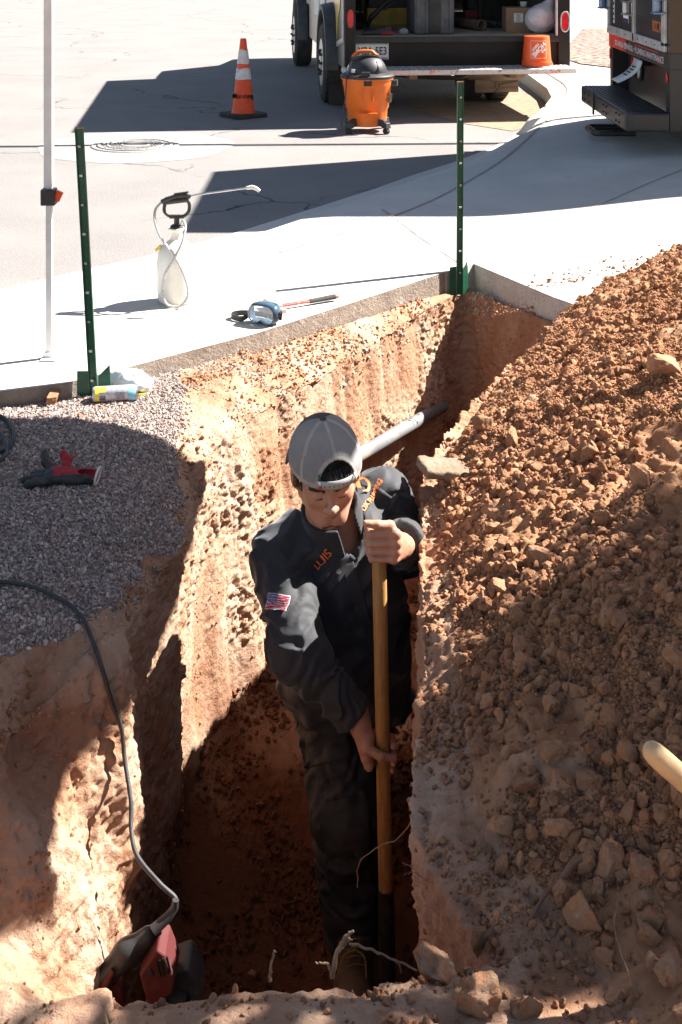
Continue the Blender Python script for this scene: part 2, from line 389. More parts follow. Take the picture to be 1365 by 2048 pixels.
def concrete_strip(name, secs, nu=24, closed_edge_mat=M_CONCEDGE):
    # resample sections smoothly along u
    rows = []
    for k in range(len(secs)-1):
        for j in range(nu):
            t = j/nu; a, b = secs[k], secs[k+1]
            rows.append(([a[0][i]*(1-t)+b[0][i]*t for i in (0, 1)], [a[1][i]*(1-t)+b[1][i]*t for i in (0, 1)], a[2]*(1-t)+b[2]*t, a[3]*(1-t)+b[3]*t))
    rows.append(secs[-1])
    vs = [0, .004, .01, .02, .035, .06, .1, .15, .2, .3, .4, .5, .6, .7, .8, .9, 0.97, 1.0]
    V = []; F = []; MI = []; nc = len(vs)+2
    for (f, n, kh, rw) in rows:
        f = np.array(f[:2]); n = np.array(n[:2]); Lh = np.linalg.norm(n-f)
        V.append((*f, -0.1))
        for v in vs:
            if rw < 0.1: d = v*Lh; z = 0.004 + (kh-0.004)*sstep(0, rw*1.5, d + (0.02 if v > 0 else 0)); 
            else: d = v*Lh; z = 0.004 + (kh-0.004)*sstep(0.15, 0.15+rw, d)
            p = f*(1-v)+n*v; z += float(driveway_rise(p[0], p[1]))*sstep(0.0, 0.35, d)
            V.append((*p, z))
        z = V[-1][2]; V.append((n[0], n[1], z-0.19))
    for i in range(len(rows)-1):
        for j in range(nc-1):
            F.append((i*nc+j, i*nc+j+1, (i+1)*nc+j+1, (i+1)*nc+j)); MI.append(1 if j == nc-2 else 0)
    return V, F, MI, rows
V, F, MI, _ = concrete_strip('sidewalk', XS, 40)
V = np.array(V); nc = 20
ed = np.arange(nc-1, len(V), nc)                                       # rough underside of the pavement edge
V[ed, 2] += 0.012*pnoise(V[ed]*9)
sidewalk = np_mesh('sidewalk', V, F, [M_CONC, M_CONCEDGE], smooth=False, matidx=MI); tag(sidewalk, kind='structure')
V, F, MI, drows = concrete_strip('driveway', XD, 16)
driveway = np_mesh('driveway', V, F, [M_CONC, M_CUTCONC], smooth=True, matidx=MI); tag(driveway, kind='structure')
driveway.data.set_sharp_from_angle(angle=R(30))
_bv_drive = bvh_of(driveway); _bv_walk = bvh_of(sidewalk)
def conc_z(x, y):
    for bv in (_bv_walk, _bv_drive):
        h = bv.ray_cast(Vector((x, y, 3)), Vector((0, 0, -1)))
        if h[0]: return h[0].z
    return 0.0
M_JOINT = mat('joint dirt', (0.30, 0.26, 0.22), 0.95, col2=(0.42, 0.37, 0.32), nscale=40)
def joint(pts, w, n=60, lift=0.004):
    c = crom([(x, y, 0) for x, y in pts], n); V = []; F = []
    for i, p in enumerate(c):
        t = (c[min(i+1, n-1)] - c[max(i-1, 0)]).normalized(); s = Vector((-t.y, t.x, 0))*w/2*(1+0.5*float(pnoise([[p.x*9, p.y*9, 2]])[0]))
        for q in (p-s, p+s): V.append((q.x, q.y, conc_z(q.x, q.y)+lift))
    F = [(2*i, 2*i+1, 2*i+3, 2*i+2) for i in range(n-1)]
    o = np_mesh('paving_joint', V, F, M_JOINT, smooth=False); return tag(o, kind='structure')
def gxy(px, py, z=0.1): g = G(px, py, z); return (g.x, g.y)
joint([gxy(1095, 160), gxy(1130, 185), gxy(1133, 205), gxy(1110, 240), gxy(1072, 275), gxy(1010, 320), gxy(930, 362), gxy(840, 405), gxy(700, 455), gxy(560, 497)], 0.016)
joint([gxy(930, 525), gxy(845, 470), gxy(800, 436), gxy(765, 412)], 0.008)
joint([gxy(1365, 345, .18), gxy(1290, 368, .18), gxy(1200, 398, .17), gxy(1120, 440, .12)], 0.01)
joint([gxy(1340, 60, .15), gxy(1240, 92, .15), gxy(1150, 108, .15)], 0.02)
joint([gxy(220, 545, .08), gxy(300, 512, .08), gxy(380, 480, .04)], 0.006)
# landscaped stones on the far side of the driveway
def patch(name, pts, z, m, lift=0.006, kind='structure'):
    b = MB(); vs = [b.b.verts.new((x, y, z+lift)) for x, y in pts]; b.b.faces.new(vs); o = b.build(name, m); return tag(o, kind=kind)
M_LAND = mat('landscape gravel', (0.40, 0.30, 0.24), 0.9, col2=(0.13, 0.08, 0.06), nscale=14, ncon=(0.42, 0.58), bump=1.0, bscale=40, detail=3, bdist=0.03)
gp = [(2.55, 14.9), (2.62, 14.2), (2.95, 13.7), (4.0, 13.4), (7.0, 13.4), (7.0, 20), (4.6, 20.8), (3.75, 20.2), (3.1, 17.5), (2.75, 15.8)]
_b = MB(); _c = (4.4, 16.5); _vs = [_b.b.verts.new((x, y, conc_z(x, y)+.012)) for x, y in gp]; _v0 = _b.b.verts.new((*_c, conc_z(*_c)+.03))
for _k in range(len(gp)): _b.b.faces.new([_v0, _vs[_k], _vs[(_k+1) % len(gp)]])
tag(_b.build('gravel_bed', M_LAND), kind='structure')
# dried mud in the gutter where the truck stands
M_MUD = mat('gutter mud', (0.36, 0.25, 0.16), 0.95, col2=(0.22, 0.15, 0.1), nscale=14, bump=0.9, bscale=60)
patch('gutter_mud', [(1.42, 10.75), (1.05, 11.2), (.72, 12.0), (.62, 12.7), (1.2, 13.4), (1.9, 13.5), (1.96, 12.3), (1.85, 11.7), (1.66, 11.15)], 0.0, M_MUD, 0.004)

# ============================================================ THE TRENCH: rings of one surface
#        rim x,y,z        floor x,y,z          outer x,y        shoulder drop, width, gravel start
ST = [((-.84, 2.03, .0), (-.45, 2.35, -1.26), (-2.3, .8), .10, .14, .40),
      ((-.86, 2.45, .0), (-.44, 2.62, -1.28), (-2.8, 2.3), .15, .20, .18),
      ((-.72, 2.83, .02), (-.46, 2.95, -1.28), (-2.8, 3.0), .15, .20, .13),
      ((-.545, 3.13, .03), (-.49, 3.2, -1.26), (-2.8, 3.5), .12, .16, .07),
      ((-.43, 3.60, .03), (-.50, 3.62, -1.10), (-2.6, 4.0), .09, .11, .03),
      ((-.455, 3.95, .03), (-.42, 3.97, -.92), (-2.2, 4.5), .07, .09, .04),
      ((-.30, 4.37, .02), (-.25, 4.32, -.88), (-1.3, 5.0), .03, .05, .30),
      ((-.0, 4.98, .0), (.03, 4.87, -.86), (-.6, 5.6), .03, .05, .9),
      ((.25, 5.48, .0), (.27, 5.36, -.86), (-.05, 6.15), .03, .04, .9),
      ((.46, 5.83, .0), (.45, 5.66, -.86), (.25, 6.45), .02, .03, .9),
      ((.60, 5.98, -.02), (.60, 5.78, -.86), (.75, 6.7), .01, .03, .9),
      ((.90, 5.42, -.02), (.78, 5.32, -.86), (2.2, 6.6), .01, .03, .9),
      ((.61, 4.82, .04), (.55, 4.77, -.88), (3.4, 5.4), .03, .04, .9),
      ((.26, 3.98, .02), (.28, 4.0, -.98), (3.4, 4.2), .02, .03, .9),
      ((.215, 3.5, .0), (.26, 3.5, -1.2), (3.4, 3.5), .02, .03, .9),
      ((.170, 2.8, .0), (.23, 2.8, -1.28), (3.4, 2.7), .02, .03, .9),
      ((.135, 2.38, .0), (.2, 2.4, -1.28), (3.2, 1.8), .03, .05, .9),
      ((.235, 2.10, .0), (.2, 2.25, -1.28), (2.6, .8), .05, .06, .9),
      ((.08, 2.035, .0), (.05, 2.2, -1.28), (.7, .7), .03, .05, .9),
      ((-.2, 1.985, .0), (-.2, 2.18, -1.28), (-.3, .7), .03, .05, .9),
      ((-.52, 1.99, .0), (-.42, 2.2, -1.28), (-1.4, .7), .03, .05, .9)]
def ring_arr(vals, nt_):
    """closed Catmull-Rom of station values, resampled evenly by the rim's length"""
    A = np.array(vals, float); n = len(A)
    def ev(t):
        i = np.floor(t).astype(int); f = (t-i)[:, None]; a, b, c, d = A[(i-1) % n], A[i % n], A[(i+1) % n], A[(i+2) % n]
        cr = 0.5*((2*b)+(c-a)*f+(2*a-5*b+4*c-d)*f*f+(-a+3*b-3*c+d)*f**3); li = b*(1-f)+c*f
        return 0.55*cr+0.45*li
    t = np.linspace(0, n, 6001); r = ev(t)[:, :2]; s = np.concatenate([[0], np.cumsum(np.linalg.norm(np.diff(r, axis=0), axis=1))])
    tt = np.interp(np.linspace(0, s[-1], nt_+1)[:-1], s, t)
    return ev(tt)
NT = 1500
A = ring_arr([(*r, *f, *o, dr, w, g) for r, f, o, dr, w, g in ST], NT)
Rm, Fl, Ob, drop, wid, gst = A[:, 0:3], A[:, 3:6], A[:, 6:8], A[:, 8], A[:, 9], A[:, 10]
spine = np.array([(-.15, 2.6, -1.3), (-.14, 3.0, -1.3), (-.10, 3.4, -1.255), (-.13, 3.7, -1.2), (-.08, 4.0, -1.0), (0.02, 4.3, -.92), (.22, 4.7, -.88), (.42, 5.1, -.87), (.56, 5.4, -.87)])
sp = np.array([tuple(v) for v in crom(spine, 200)])
ci = np.argmin(np.linalg.norm(Fl[:, None, :2]-sp[None, :, :2], axis=2), axis=1)
# smooth the pairing so that the fan does not fold
k = 25; cis = np.convolve(np.concatenate([ci[-k:], ci, ci[:k]]), np.ones(2*k+1)/(2*k+1), 'same')[k:-k]
Ce = np.stack([np.interp(cis, np.arange(200), sp[:, i]) for i in range(3)], 1)
def edge_sd(x, y): return (y-np.interp(x, [-3, -1.147, -.943, -.70, -.326, .016, .474, .9], [2.6, 4.355, 4.44, 4.655, 5.0, 5.384, 5.915, 6.4]))*.72
RIMY = [1.5, 2.05, 2.2, 2.38, 2.8, 3.5, 3.98, 4.82, 5.42, 5.9]; RIMX = [.55, .30, .21, .15, .175, .22, .27, .60, .83, 1.05]
def pile_h(x, y):
    xr = np.interp(y, RIMY, RIMX); ob = np.interp(y, [3.9, 4.1], [1.0, 0.87])
    d = (x - xr - np.interp(y, [1.8, 2.2, 3.0, 3.6, 4.5], [.05, .08, .05, .035, .02]))*ob
    d = np.maximum(d, 0); crest = 0.95
    h = crest*(1-np.exp(-d*0.66/crest))
    h = h*np.interp(y, [1.2, 1.9, 2.6], [.35, .55, 1.0])
    h *= sstep(6.9, 5.15, y - 0.25*(x-1.0))
    hole = np.exp(-(((x-.95)/.28)**2 + ((y-3.05)/.33)**2)); h -= 0.05*hole           # scooped hollow
    return h
def zground(x, y):
    sd_ = edge_sd(x, y)
    base = np.where(x < -.35, .03, 0.0) + 0.02*pnoise(np.stack([x*2, y*2, x*0], 1))
    under = np.where(x < .5, sstep(-.02, .05, sd_), sstep(5.2, 5.9, y))
    under = np.where((x > .55), sstep(-.06, .06, (x-.60)*.89+(y-6.0)*.47), under)
    base = base*(1-under) - .11*under
    h = pile_h(x, y)
    return np.where(h > 0.004, np.maximum(base, base*(1-sstep(0, .06, h)) + h), base), h
NF, NW, NO = 90, 230, 240
rows = []; typ = []
_nl = sstep(-.46, -.62, Rm[:, 0])
for j in range(NF):                                                   # floor, from spine outwards
    t = j/NF; p = Ce*(1-t)+Fl*t; p = p.copy(); p[:, 2] += 0.05*t**4; rows.append(p); typ.append(0)
for j in range(NW):                                                   # wall
    t = j/NW; tw = (t**(1+1.1*_nl))[:, None]; p = Fl*(1-tw)+Rm*tw; top = Rm[:, 2]-drop; p[:, 2] = Fl[:, 2]+0.05+(top-Fl[:, 2]-0.05)*t**0.9; rows.append(p); typ.append(1)
nrm2 = np.roll(Rm[:, :2], -1, 0)-np.roll(Rm[:, :2], 1, 0); nrm2 /= np.linalg.norm(nrm2, axis=1)[:, None]
for j in range(NO):                                                   # ground
    v = j/(NO-1); w = 0.30*v + 0.70*v**3; q = Rm[:, :2]*(1-w)+Ob*w; d = np.linalg.norm(q-Rm[:, :2], axis=1)
    z, h = zground(q[:, 0], q[:, 1]); z = z - drop*np.exp(-d/wid)
    bl = sstep(0, .05, d); z = (Rm[:, 2]-drop)*(1-bl) + z*bl
    rows.append(np.column_stack([q, z])); typ.append(2)
S = np.array(rows); NR = len(S)
du = np.roll(S, -1, 1)-np.roll(S, 1, 1); dv = np.gradient(S, axis=0); nr = np.cross(dv, du); nl = np.linalg.norm(nr, axis=2)[..., None]; nr = nr/np.maximum(nl, 1e-9)
if nr[NF+NW+60, :, 2].mean() < 0: nr = -nr
# smooth normals along profile
for _ in range(12): nr = 0.5*nr + 0.25*np.concatenate([nr[:1], nr[:-1]]) + 0.25*np.concatenate([nr[1:], nr[-1:]])
nr /= np.linalg.norm(nr, axis=2)[..., None]
X = S.reshape(-1, 3); Nn = nr.reshape(-1, 3)
rr = np.repeat(np.arange(NR), NT)
wallw = np.interp(rr, [0, NF-12, NF+8, NF+NW-10, NF+NW+12, NF+NW+60, NR], [.25, .35, 1, 1, .75, .35, .12])
pile = pile_h(X[:, 0], X[:, 1])*(rr > NF+NW+3); pw = sstep(.01, .08, pile)
und = (edge_sd(X[:, 0], X[:, 1]) > -0.015) & (pile < .02) & (X[:, 0] < .62) & (rr >= NF+NW)
rightwall = sstep(.0, .12, X[:, 0]-np.interp(X[:, 1], [2, 4, 5.8], [-.1, .05, .5]))
rough = sstep(-.12, .30, pnoise(X*[2.6, 2.6, 2.0]+60)+.35*pnoise(X*8+12)); rough = np.maximum(rough, .75*rightwall); rough = np.maximum(rough, .75*sstep(-.25, -.45, X[:, 0])*sstep(3.8, 3.4, X[:, 1])); rough = .16+.84*rough   # smooth bucket-cut faces against broken crumbly ones
D = 0.042*fbm(X*[2.6, 2.6, 1.3], 2)*wallw*(1-.55*rightwall)
groove = pnoise(np.column_stack([X[:, 0]*6, X[:, 1]*6, X[:, 2]*.7])); D += 0.026*(np.abs(groove)*1.6-.45)*wallw*(1-.4*rightwall)
groove2 = pnoise(np.column_stack([X[:, 0]*22, X[:, 1]*22, X[:, 2]*1.3+X[:, 0]*3])); D += 0.003*groove2*wallw*(1.1-rough)
D += 0.013*fbm(X*[14, 14, 8], 3)*np.maximum(wallw*rough, .45*pw)
f1, f2, cv = cells(X*[26, 26, 19] + 0.8*np.column_stack([pnoise(X*12), pnoise(X*12+5), pnoise(X*12+9)])); D += (0.014*np.maximum(cv-.45, 0)*sstep(0, .12, f2-f1))*wallw*sstep(.45, .95, rough)
D += 0.0085*fbm(X*47, 3)*(wallw*rough + .22)
D += 0.016*fbm(X*[6, 6, 6]+3, 3)*pw + 0.013*fbm(X*24+8, 3)*pw + 0.016*np.maximum(cv-.4, 0)*sstep(0, .2, f2-f1)*pw
near_left = sstep(-.25, -.45, X[:, 0])*sstep(3.7, 3.3, X[:, 1]); D += near_left*wallw*(0.05*pnoise(X*[4.2, 4.2, 2.0]+70) + 0.018*fbm(X*[9, 9, 5]+33, 2))
D[und] = 0
D = np.where((X[:, 2] > -.03) & (rr >= NF+NW-4) & (X[:, 0] > .4) & (X[:, 1] > 5.75), 0, D)
D = D*sstep(0, 10, rr)
Xd = X + Nn*D[:, None]
far_edge = (rr > NF+NW+6) & (X[:, 1] > 5.0) & (edge_sd(X[:, 0], X[:, 1]) > -.2) & (pile < .02); 
Xd[:, 2] = np.where(far_edge & (X[:, 0] < .62), np.minimum(Xd[:, 2], .035), Xd[:, 2])
Q = np.arange(NR*NT).reshape(NR, NT); Q2 = np.roll(Q, -1, 1)
Fq = np.stack([Q[:-1], Q2[:-1], Q2[1:], Q[1:]], -1)
fc = Xd[Fq[::, ::, 0].ravel()]; ph = pile[Fq[:, :, 0].ravel()]
Fq = Fq.reshape(-1, 4); fr = rr[Fq[:, 0]]; ft = np.tile(np.arange(NT), NR-1)
dist = np.linalg.norm(X[Fq[:, 0], :2]-Rm[ft, :2], axis=1)
is_pile = (ph > .014) & (fr > NF+NW+5) & (fc[:, 0] > 0)
gravel_noise = 0.06*pnoise(np.column_stack([fc[:, 0]*6, fc[:, 1]*6, fc[:, 0]*0]))
is_yard = (fr > NF+NW) & (fc[:, 0] < -.2) & (fc[:, 1] > 2.25) & (dist + gravel_noise > gst[ft]) & (edge_sd(fc[:, 0], fc[:, 1]) < .1) & (fc[:, 1] < 4.9)
if True:
    a = Xd[Fq[:, 1]]-Xd[Fq[:, 0]]; b_ = Xd[Fq[:, 3]]-Xd[Fq[:, 0]]; cr = np.cross(a, b_)
    if cr[(fr > NF+NW+60)][:, 2].mean() < 0: Fq = Fq[:, ::-1]
    area = np.linalg.norm(cr, axis=1)
def sub_obj(name, mask, m, kind=None):
    v, f, u = compact(Xd, Fq[mask]); o = np_mesh(name, v, f, m); 
    if kind: tag(o, kind=kind)
    return o
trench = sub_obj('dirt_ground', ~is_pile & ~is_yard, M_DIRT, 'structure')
gravel_soil = sub_obj('gravel_yard', is_yard, M_YARD, 'structure')
dirt_pile = sub_obj('dirt_pile', is_pile, M_PILE)
tag(dirt_pile, 'long heap of dug reddish brown clay rising along the right side of the trench', 'dirt pile')
_step = 3
GQ = Q[::_step, ::_step]; 
BV_T = BVHTree.FromPolygons([Vector(p) for p in Xd[Q[::_step, ::_step].ravel()]],
     [(j*GQ.shape[1]+i, j*GQ.shape[1]+(i+1) % GQ.shape[1], (j+1)*GQ.shape[1]+(i+1) % GQ.shape[1], (j+1)*GQ.shape[1]+i) for j in range(GQ.shape[0]-1) for i in range(GQ.shape[1])])
def hit_px(px, py):
    """first point of the dirt surface seen at a photo pixel"""
    d = P(px, py, 1.0)-Vector((0, 0, H_CAM)); d.normalize(); h = BV_T.ray_cast(Vector((0, 0, H_CAM)), d, 30); return h[0], h[1]
def top_at(x, y):
    h = BV_T.ray_cast(Vector((x, y, 3)), Vector((0, 0, -1))); return h[0].z if h[0] else 0.0

# ------------------------------------------------------------ clods and stones
def ico(sub):
    b = bmesh.new(); bmesh.ops.create_icosphere(b, subdivisions=sub, radius=1); b.verts.ensure_lookup_table()
    V = np.array([v.co[:] for v in b.verts]); F = np.array([[v.index for v in f.verts] for f in b.faces]); b.free(); return V, F
def rocks(n, sub, cuts=5, amp=.18, seed=0):
    rg = np.random.default_rng(seed); V0, F0 = ico(sub); out = []
    for k in range(n):
        V = V0*(1+amp*fbm(V0*1.3+rg.uniform(-50, 50, 3), 3)[:, None]); 
        for _ in range(cuts):
            d = rg.normal(size=3); d /= np.linalg.norm(d); c = rg.uniform(.45, .85); s = V @ d; V = V - np.where(s > c, s-c, 0)[:, None]*d
        if sub >= 3: V = V*(1+.05*fbm(V*5+rg.uniform(-9, 9, 3), 2)[:, None])
        V = V*rg.uniform(.72, 1.15, 3)*[1, 1, .8]; out.append(V)
    return out, F0
def rotmats(n, rg):
    q = rg.normal(size=(n, 4)); q /= np.linalg.norm(q, axis=1)[:, None]; w, x, y, z = q.T
    return np.stack([1-2*(y*y+z*z), 2*(x*y-z*w), 2*(x*z+y*w), 2*(x*y+z*w), 1-2*(x*x+z*z), 2*(y*z-x*w), 2*(x*z-y*w), 2*(y*z+x*w), 1-2*(x*x+y*y)], 1).reshape(n, 3, 3)
def scatter(name, var, F0, pos, r, tint, m, rg, smooth=False, flatn=None, parent=None):
    n = len(pos); Rt = rotmats(n, rg); vi = rg.integers(0, len(var), n); nv = len(var[0]); A_ = np.array(var)[vi]*r[:, None, None]
    if flatn is not None: A_ = A_*flatn
    W = np.einsum('nij,nvj->nvi', Rt, A_) + pos[:, None, :]
    Ff = (F0[None] + (np.arange(n)*nv)[:, None, None]).reshape(-1, F0.shape[1])
    return np_mesh(name, W.reshape(-1, 3), Ff, m, smooth=smooth, color=np.repeat(tint, nv, 0), parent=parent)
def in_view(p, mg=40):
    px = CX+p[:, 0]/p[:, 1]*F_PX; py = YH+(H_CAM-p[:, 2])/p[:, 1]*F_PX
    return (px > -mg) & (px < 1365+mg) & (py > -mg) & (py < 2048+mg*2)
def sample(mask, n, rg, dens=None, mg=110):
    idx = np.nonzero(mask & in_view(Xd[Fq[:, 0]], mg))[0]; w = area[idx].copy()
    if dens is not None: w = w*np.maximum(dens(Xd[Fq[idx, 0]]), 0)
    w /= w.sum(); k = rg.choice(idx, n, p=w); f = Fq[k]; u, v = rg.random((2, n, 1))
    p = Xd[f[:, 0]]*(1-u)*(1-v)+Xd[f[:, 1]]*u*(1-v)+Xd[f[:, 2]]*u*v+Xd[f[:, 3]]*(1-u)*v
    return p, Nn[f[:, 0]]
rg = np.random.default_rng(11)
VS, FS = rocks(10, 1, 3, .25, 1); VM, FM = rocks(14, 2, 9, .36, 2); VL, FL = rocks(14, 3, 10, .36, 3)
def tints(n, rg, lo=.72, hi=1.25, pale=.08):
    b = rg.uniform(lo, hi, (n, 1)); t = np.repeat(b, 3, 1)*rg.uniform(.975, 1.025, (n, 3)); k = rg.random(n) < pale*.7; t[k] = t[k]*[1.2, 1.32, 1.42]; return t
def near_w(p): return .35 + 1.3/np.maximum(p[:, 1]-.8, .4)**1.3
def clump(s, off, lo=-.5): return lambda p: near_w(p)*np.clip(.6+2.2*pnoise(p*s+off)+.8*pnoise(p*s*3+off), .03, 3)
def clod_layer(name, mask, n, rlo, rhi, var, F0, m, pw_=2.2, dens=None, sink=.35, smooth=False, lab=None, pale=.08, seed=0, lo=.72):
    g_ = np.random.default_rng(100+seed); p, nn = sample(mask, n, g_, dens)
    r = rlo*(1+(rhi/rlo-1)*g_.random(n)**pw_); p = p + nn*(r*(1-2*sink)*.8)[:, None]
    o = scatter(name, var, F0, p, r, tints(n, g_, pale=pale, lo=lo), m, g_, smooth); tag(o, lab[0], lab[1], kind='stuff'); return o
clod_layer('dirt_crumbs', is_pile, 92000, .0022, .0070, VS, FS, M_CLOD, 1.6, clump(3, 3), .3, lab=('fine crumbs of clay strewn over the dirt heap', 'dirt crumbs'), seed=1)
clod_layer('small_clods', is_pile, 9200, .005, .019, VM, FM, M_CLOD, 2.8, clump(3.1, 9), .3, lab=('small rough clods of clay covering the dirt heap', 'dirt clods'), seed=2)
clod_layer('rim_crumbs', ~is_pile & ~is_yard & (fr > NF+NW) & (fc[:, 1] < 5.9), 9000, .002, .010, VM, FM, M_CLOD, 2.8, lambda p: clump(4, 1)(p)*np.where(p[:, 1] < 2.2, .35, 1), .3, lab=('loose crumbs of soil along the rim of the trench', 'dirt crumbs'), seed=3)
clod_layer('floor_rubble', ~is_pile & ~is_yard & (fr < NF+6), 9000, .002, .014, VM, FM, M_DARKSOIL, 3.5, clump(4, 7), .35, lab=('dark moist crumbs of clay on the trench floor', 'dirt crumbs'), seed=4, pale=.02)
clod_layer('lip_stones', ~is_pile & ~is_yard & (fr > NF+NW-2) & (fc[:, 1] < 2.3), 160, .002, .009, VL, FL, M_CLOD, 2.6, None, .3, lab=('loose clods and pebbles on the near lip of the trench', 'dirt clods'), seed=5, pale=.2)
cc_ = lambda p: np.exp(-((edge_sd(p[:, 0], p[:, 1])+.14)/.10)**2)*(.15+np.clip(pnoise(p*5+3)*2, 0, 1))*np.where(p[:, 0] > -.1, 1.0, .12)
clod_layer('crushed_concrete', ~is_pile & ~is_yard & (fr > NF+NW-30) & (fc[:, 1] > 4.6), 1300, .002, .010, VM, FM, M_CHIP, 2.6, cc_, .3, lab=('whitish crumbled concrete chips along the broken pavement edge', 'concrete chips'), seed=8)
clod_layer('wall_crumbs', ~is_pile & ~is_yard & (fr > NF+2) & (fr < NF+NW+4), 11000, .0015, .007, VS, FS, M_CLODW, 3.0, lambda p: np.clip(.15+pnoise(p*5+21)*2.2, .02, 2), .45, lab=('pebbles and crumbs stuck in the cut trench walls', 'dirt crumbs'), seed=12, pale=.3)
# gravel
g_ = np.random.default_rng(55); n = 62000; p, nn = sample(is_yard, n, g_, None, 600); r = .0029+.0050*g_.random(n)**1.9; p += nn*(r*.35)[:, None]
pal = np.array([(.98, .74, .63), (.78, .60, .52), (.62, .52, .47), (1.15, .97, .86), (.50, .43, .40), (.95, .84, .75), (.80, .60, .50)])
tn = pal[g_.integers(0, len(pal), n)]*g_.uniform(.75, 1.15, (n, 1))
go = scatter('gravel', VS, FS, p, r, tn, M_STONE, g_, flatn=np.array([1.25, .9, .6])); 
p2_, n2_ = sample((~is_yard) & (fr > NF+NW+2) & (fc[:, 0] < -.1) & (fc[:, 1] > 2.3), 3200, g_, lambda q: np.exp(-np.maximum(0, q[:, 0]+1.0-.0*q[:, 1])*0)*np.clip(.25+pnoise(q*6)*1.5, .03, 1)*np.where(q[:, 0] < -.35, 1, np.exp(-(q[:, 0]+.35)*4)))
r2_ = .003+.004*g_.random(3200)**1.5; p2_ += n2_*(r2_*.35)[:, None]
go2 = scatter('gravel', VS, FS, p2_, r2_, pal[g_.integers(0, len(pal), 3200)]*g_.uniform(.75, 1.15, (3200, 1)), M_STONE, g_, flatn=np.array([1.25, .9, .6])); tag(go2, 'loose gravel chips straying over the bare soil near the trench', 'gravel', kind='stuff')

n = 420; px_ = g_.uniform(985, 1330, n); py_ = 596-(px_-985)*.17-np.abs(g_.normal(0, 1, n))*13; q_ = np.array([tuple(G(a, b_, .08)) for a, b_ in zip(px_, py_)]); q_[:, 2] = [max(conc_z(x, y), 0)+.001 for x, y in q_[:, :2]]
tag(scatter('stray_crumbs', VM, FM, q_, .002+.008*g_.random(n)**3, tints(n, g_), M_CLOD, g_), 'crumbs of clay scattered on the driveway along the far foot of the heap', 'dirt crumbs', kind='stuff')
n = 160; q_ = np.array([tuple(G(a, b_, .08)) for a, b_ in zip(g_.uniform(20, 1300, n), g_.uniform(440, 700, n))]); q_ = q_[(edge_sd(q_[:, 0], q_[:, 1]) > .02)]; q_[:, 2] = [conc_z(x, y)+.001 for x, y in q_[:, :2]]; n = len(q_)
tag(scatter('pavement_grit', VS, FS, q_, .001+.003*g_.random(n)**2, tints(n, g_), M_CLOD, g_), 'specks of grit on the white pavement', 'grit', kind='stuff')
tag(go, 'pinkish grey crushed gravel covering the yard left of the trench', 'gravel', kind='stuff')
# the largest clods, each its own object
def rock_obj(name, k, pos, s, rot, m, big=True):
    o = bpy.data.objects.new(name, ROCKM[k % len(ROCKM)]); COL.objects.link(o); o.location = pos; o.rotation_euler = rot; o.scale = s; return o
ROCKM = []
VX, FX = rocks(11, 4, 12, .38, 9)
for k, v in enumerate(VX):
    v = v*(1+.10*fbm(v*3.2+k*5, 4)[:, None]+.03*fbm(v*11+k, 2)[:, None]); me_o = np_mesh('dirt_clod', v, FX, M_CLODR); me = me_o.data; bpy.data.objects.remove(me_o); ROCKM.append(me)
g_ = np.random.default_rng(77)
pc, nc_ = sample(is_pile, 225, g_, clump(2, 5)); rs = .013+.019*g_.random(225)**1.8
pc2, nc2 = sample(is_pile, 48, g_, lambda p: np.exp(-((p[:, 1]-2.3)/.28)**2)*sstep(.28, .4, p[:, 0])); pc = np.concatenate([pc, pc2]); nc_ = np.concatenate([nc_, nc2]); rs = np.concatenate([rs, .017+.017*g_.random(48)**1.5])
rs = rs*np.where(pc[:, 1] > 3.4, .72, 1.0)
for i in range(len(pc)):
    o = rock_obj('dirt_clod', i, Vector(pc[i])+Vector(nc_[i])*rs[i]*.4, (rs[i],)*3, g_.uniform(0, 6.28, 3), M_CLODR)
    sz = 'larger angular' if rs[i] > .021 else 'small rough'; y_ = pc[i][1]
    wh = 'on the sunlit far end of the heap' if y_ > 3.9 else 'on the heap beside the worker' if y_ > 2.9 else 'on the shaded near half of the heap' if y_ > 2.2 else 'on the foot of the heap'
    tag(o, f'{sz} clay clod among many {wh}', 'dirt clod', f'{sz} clods {wh}')
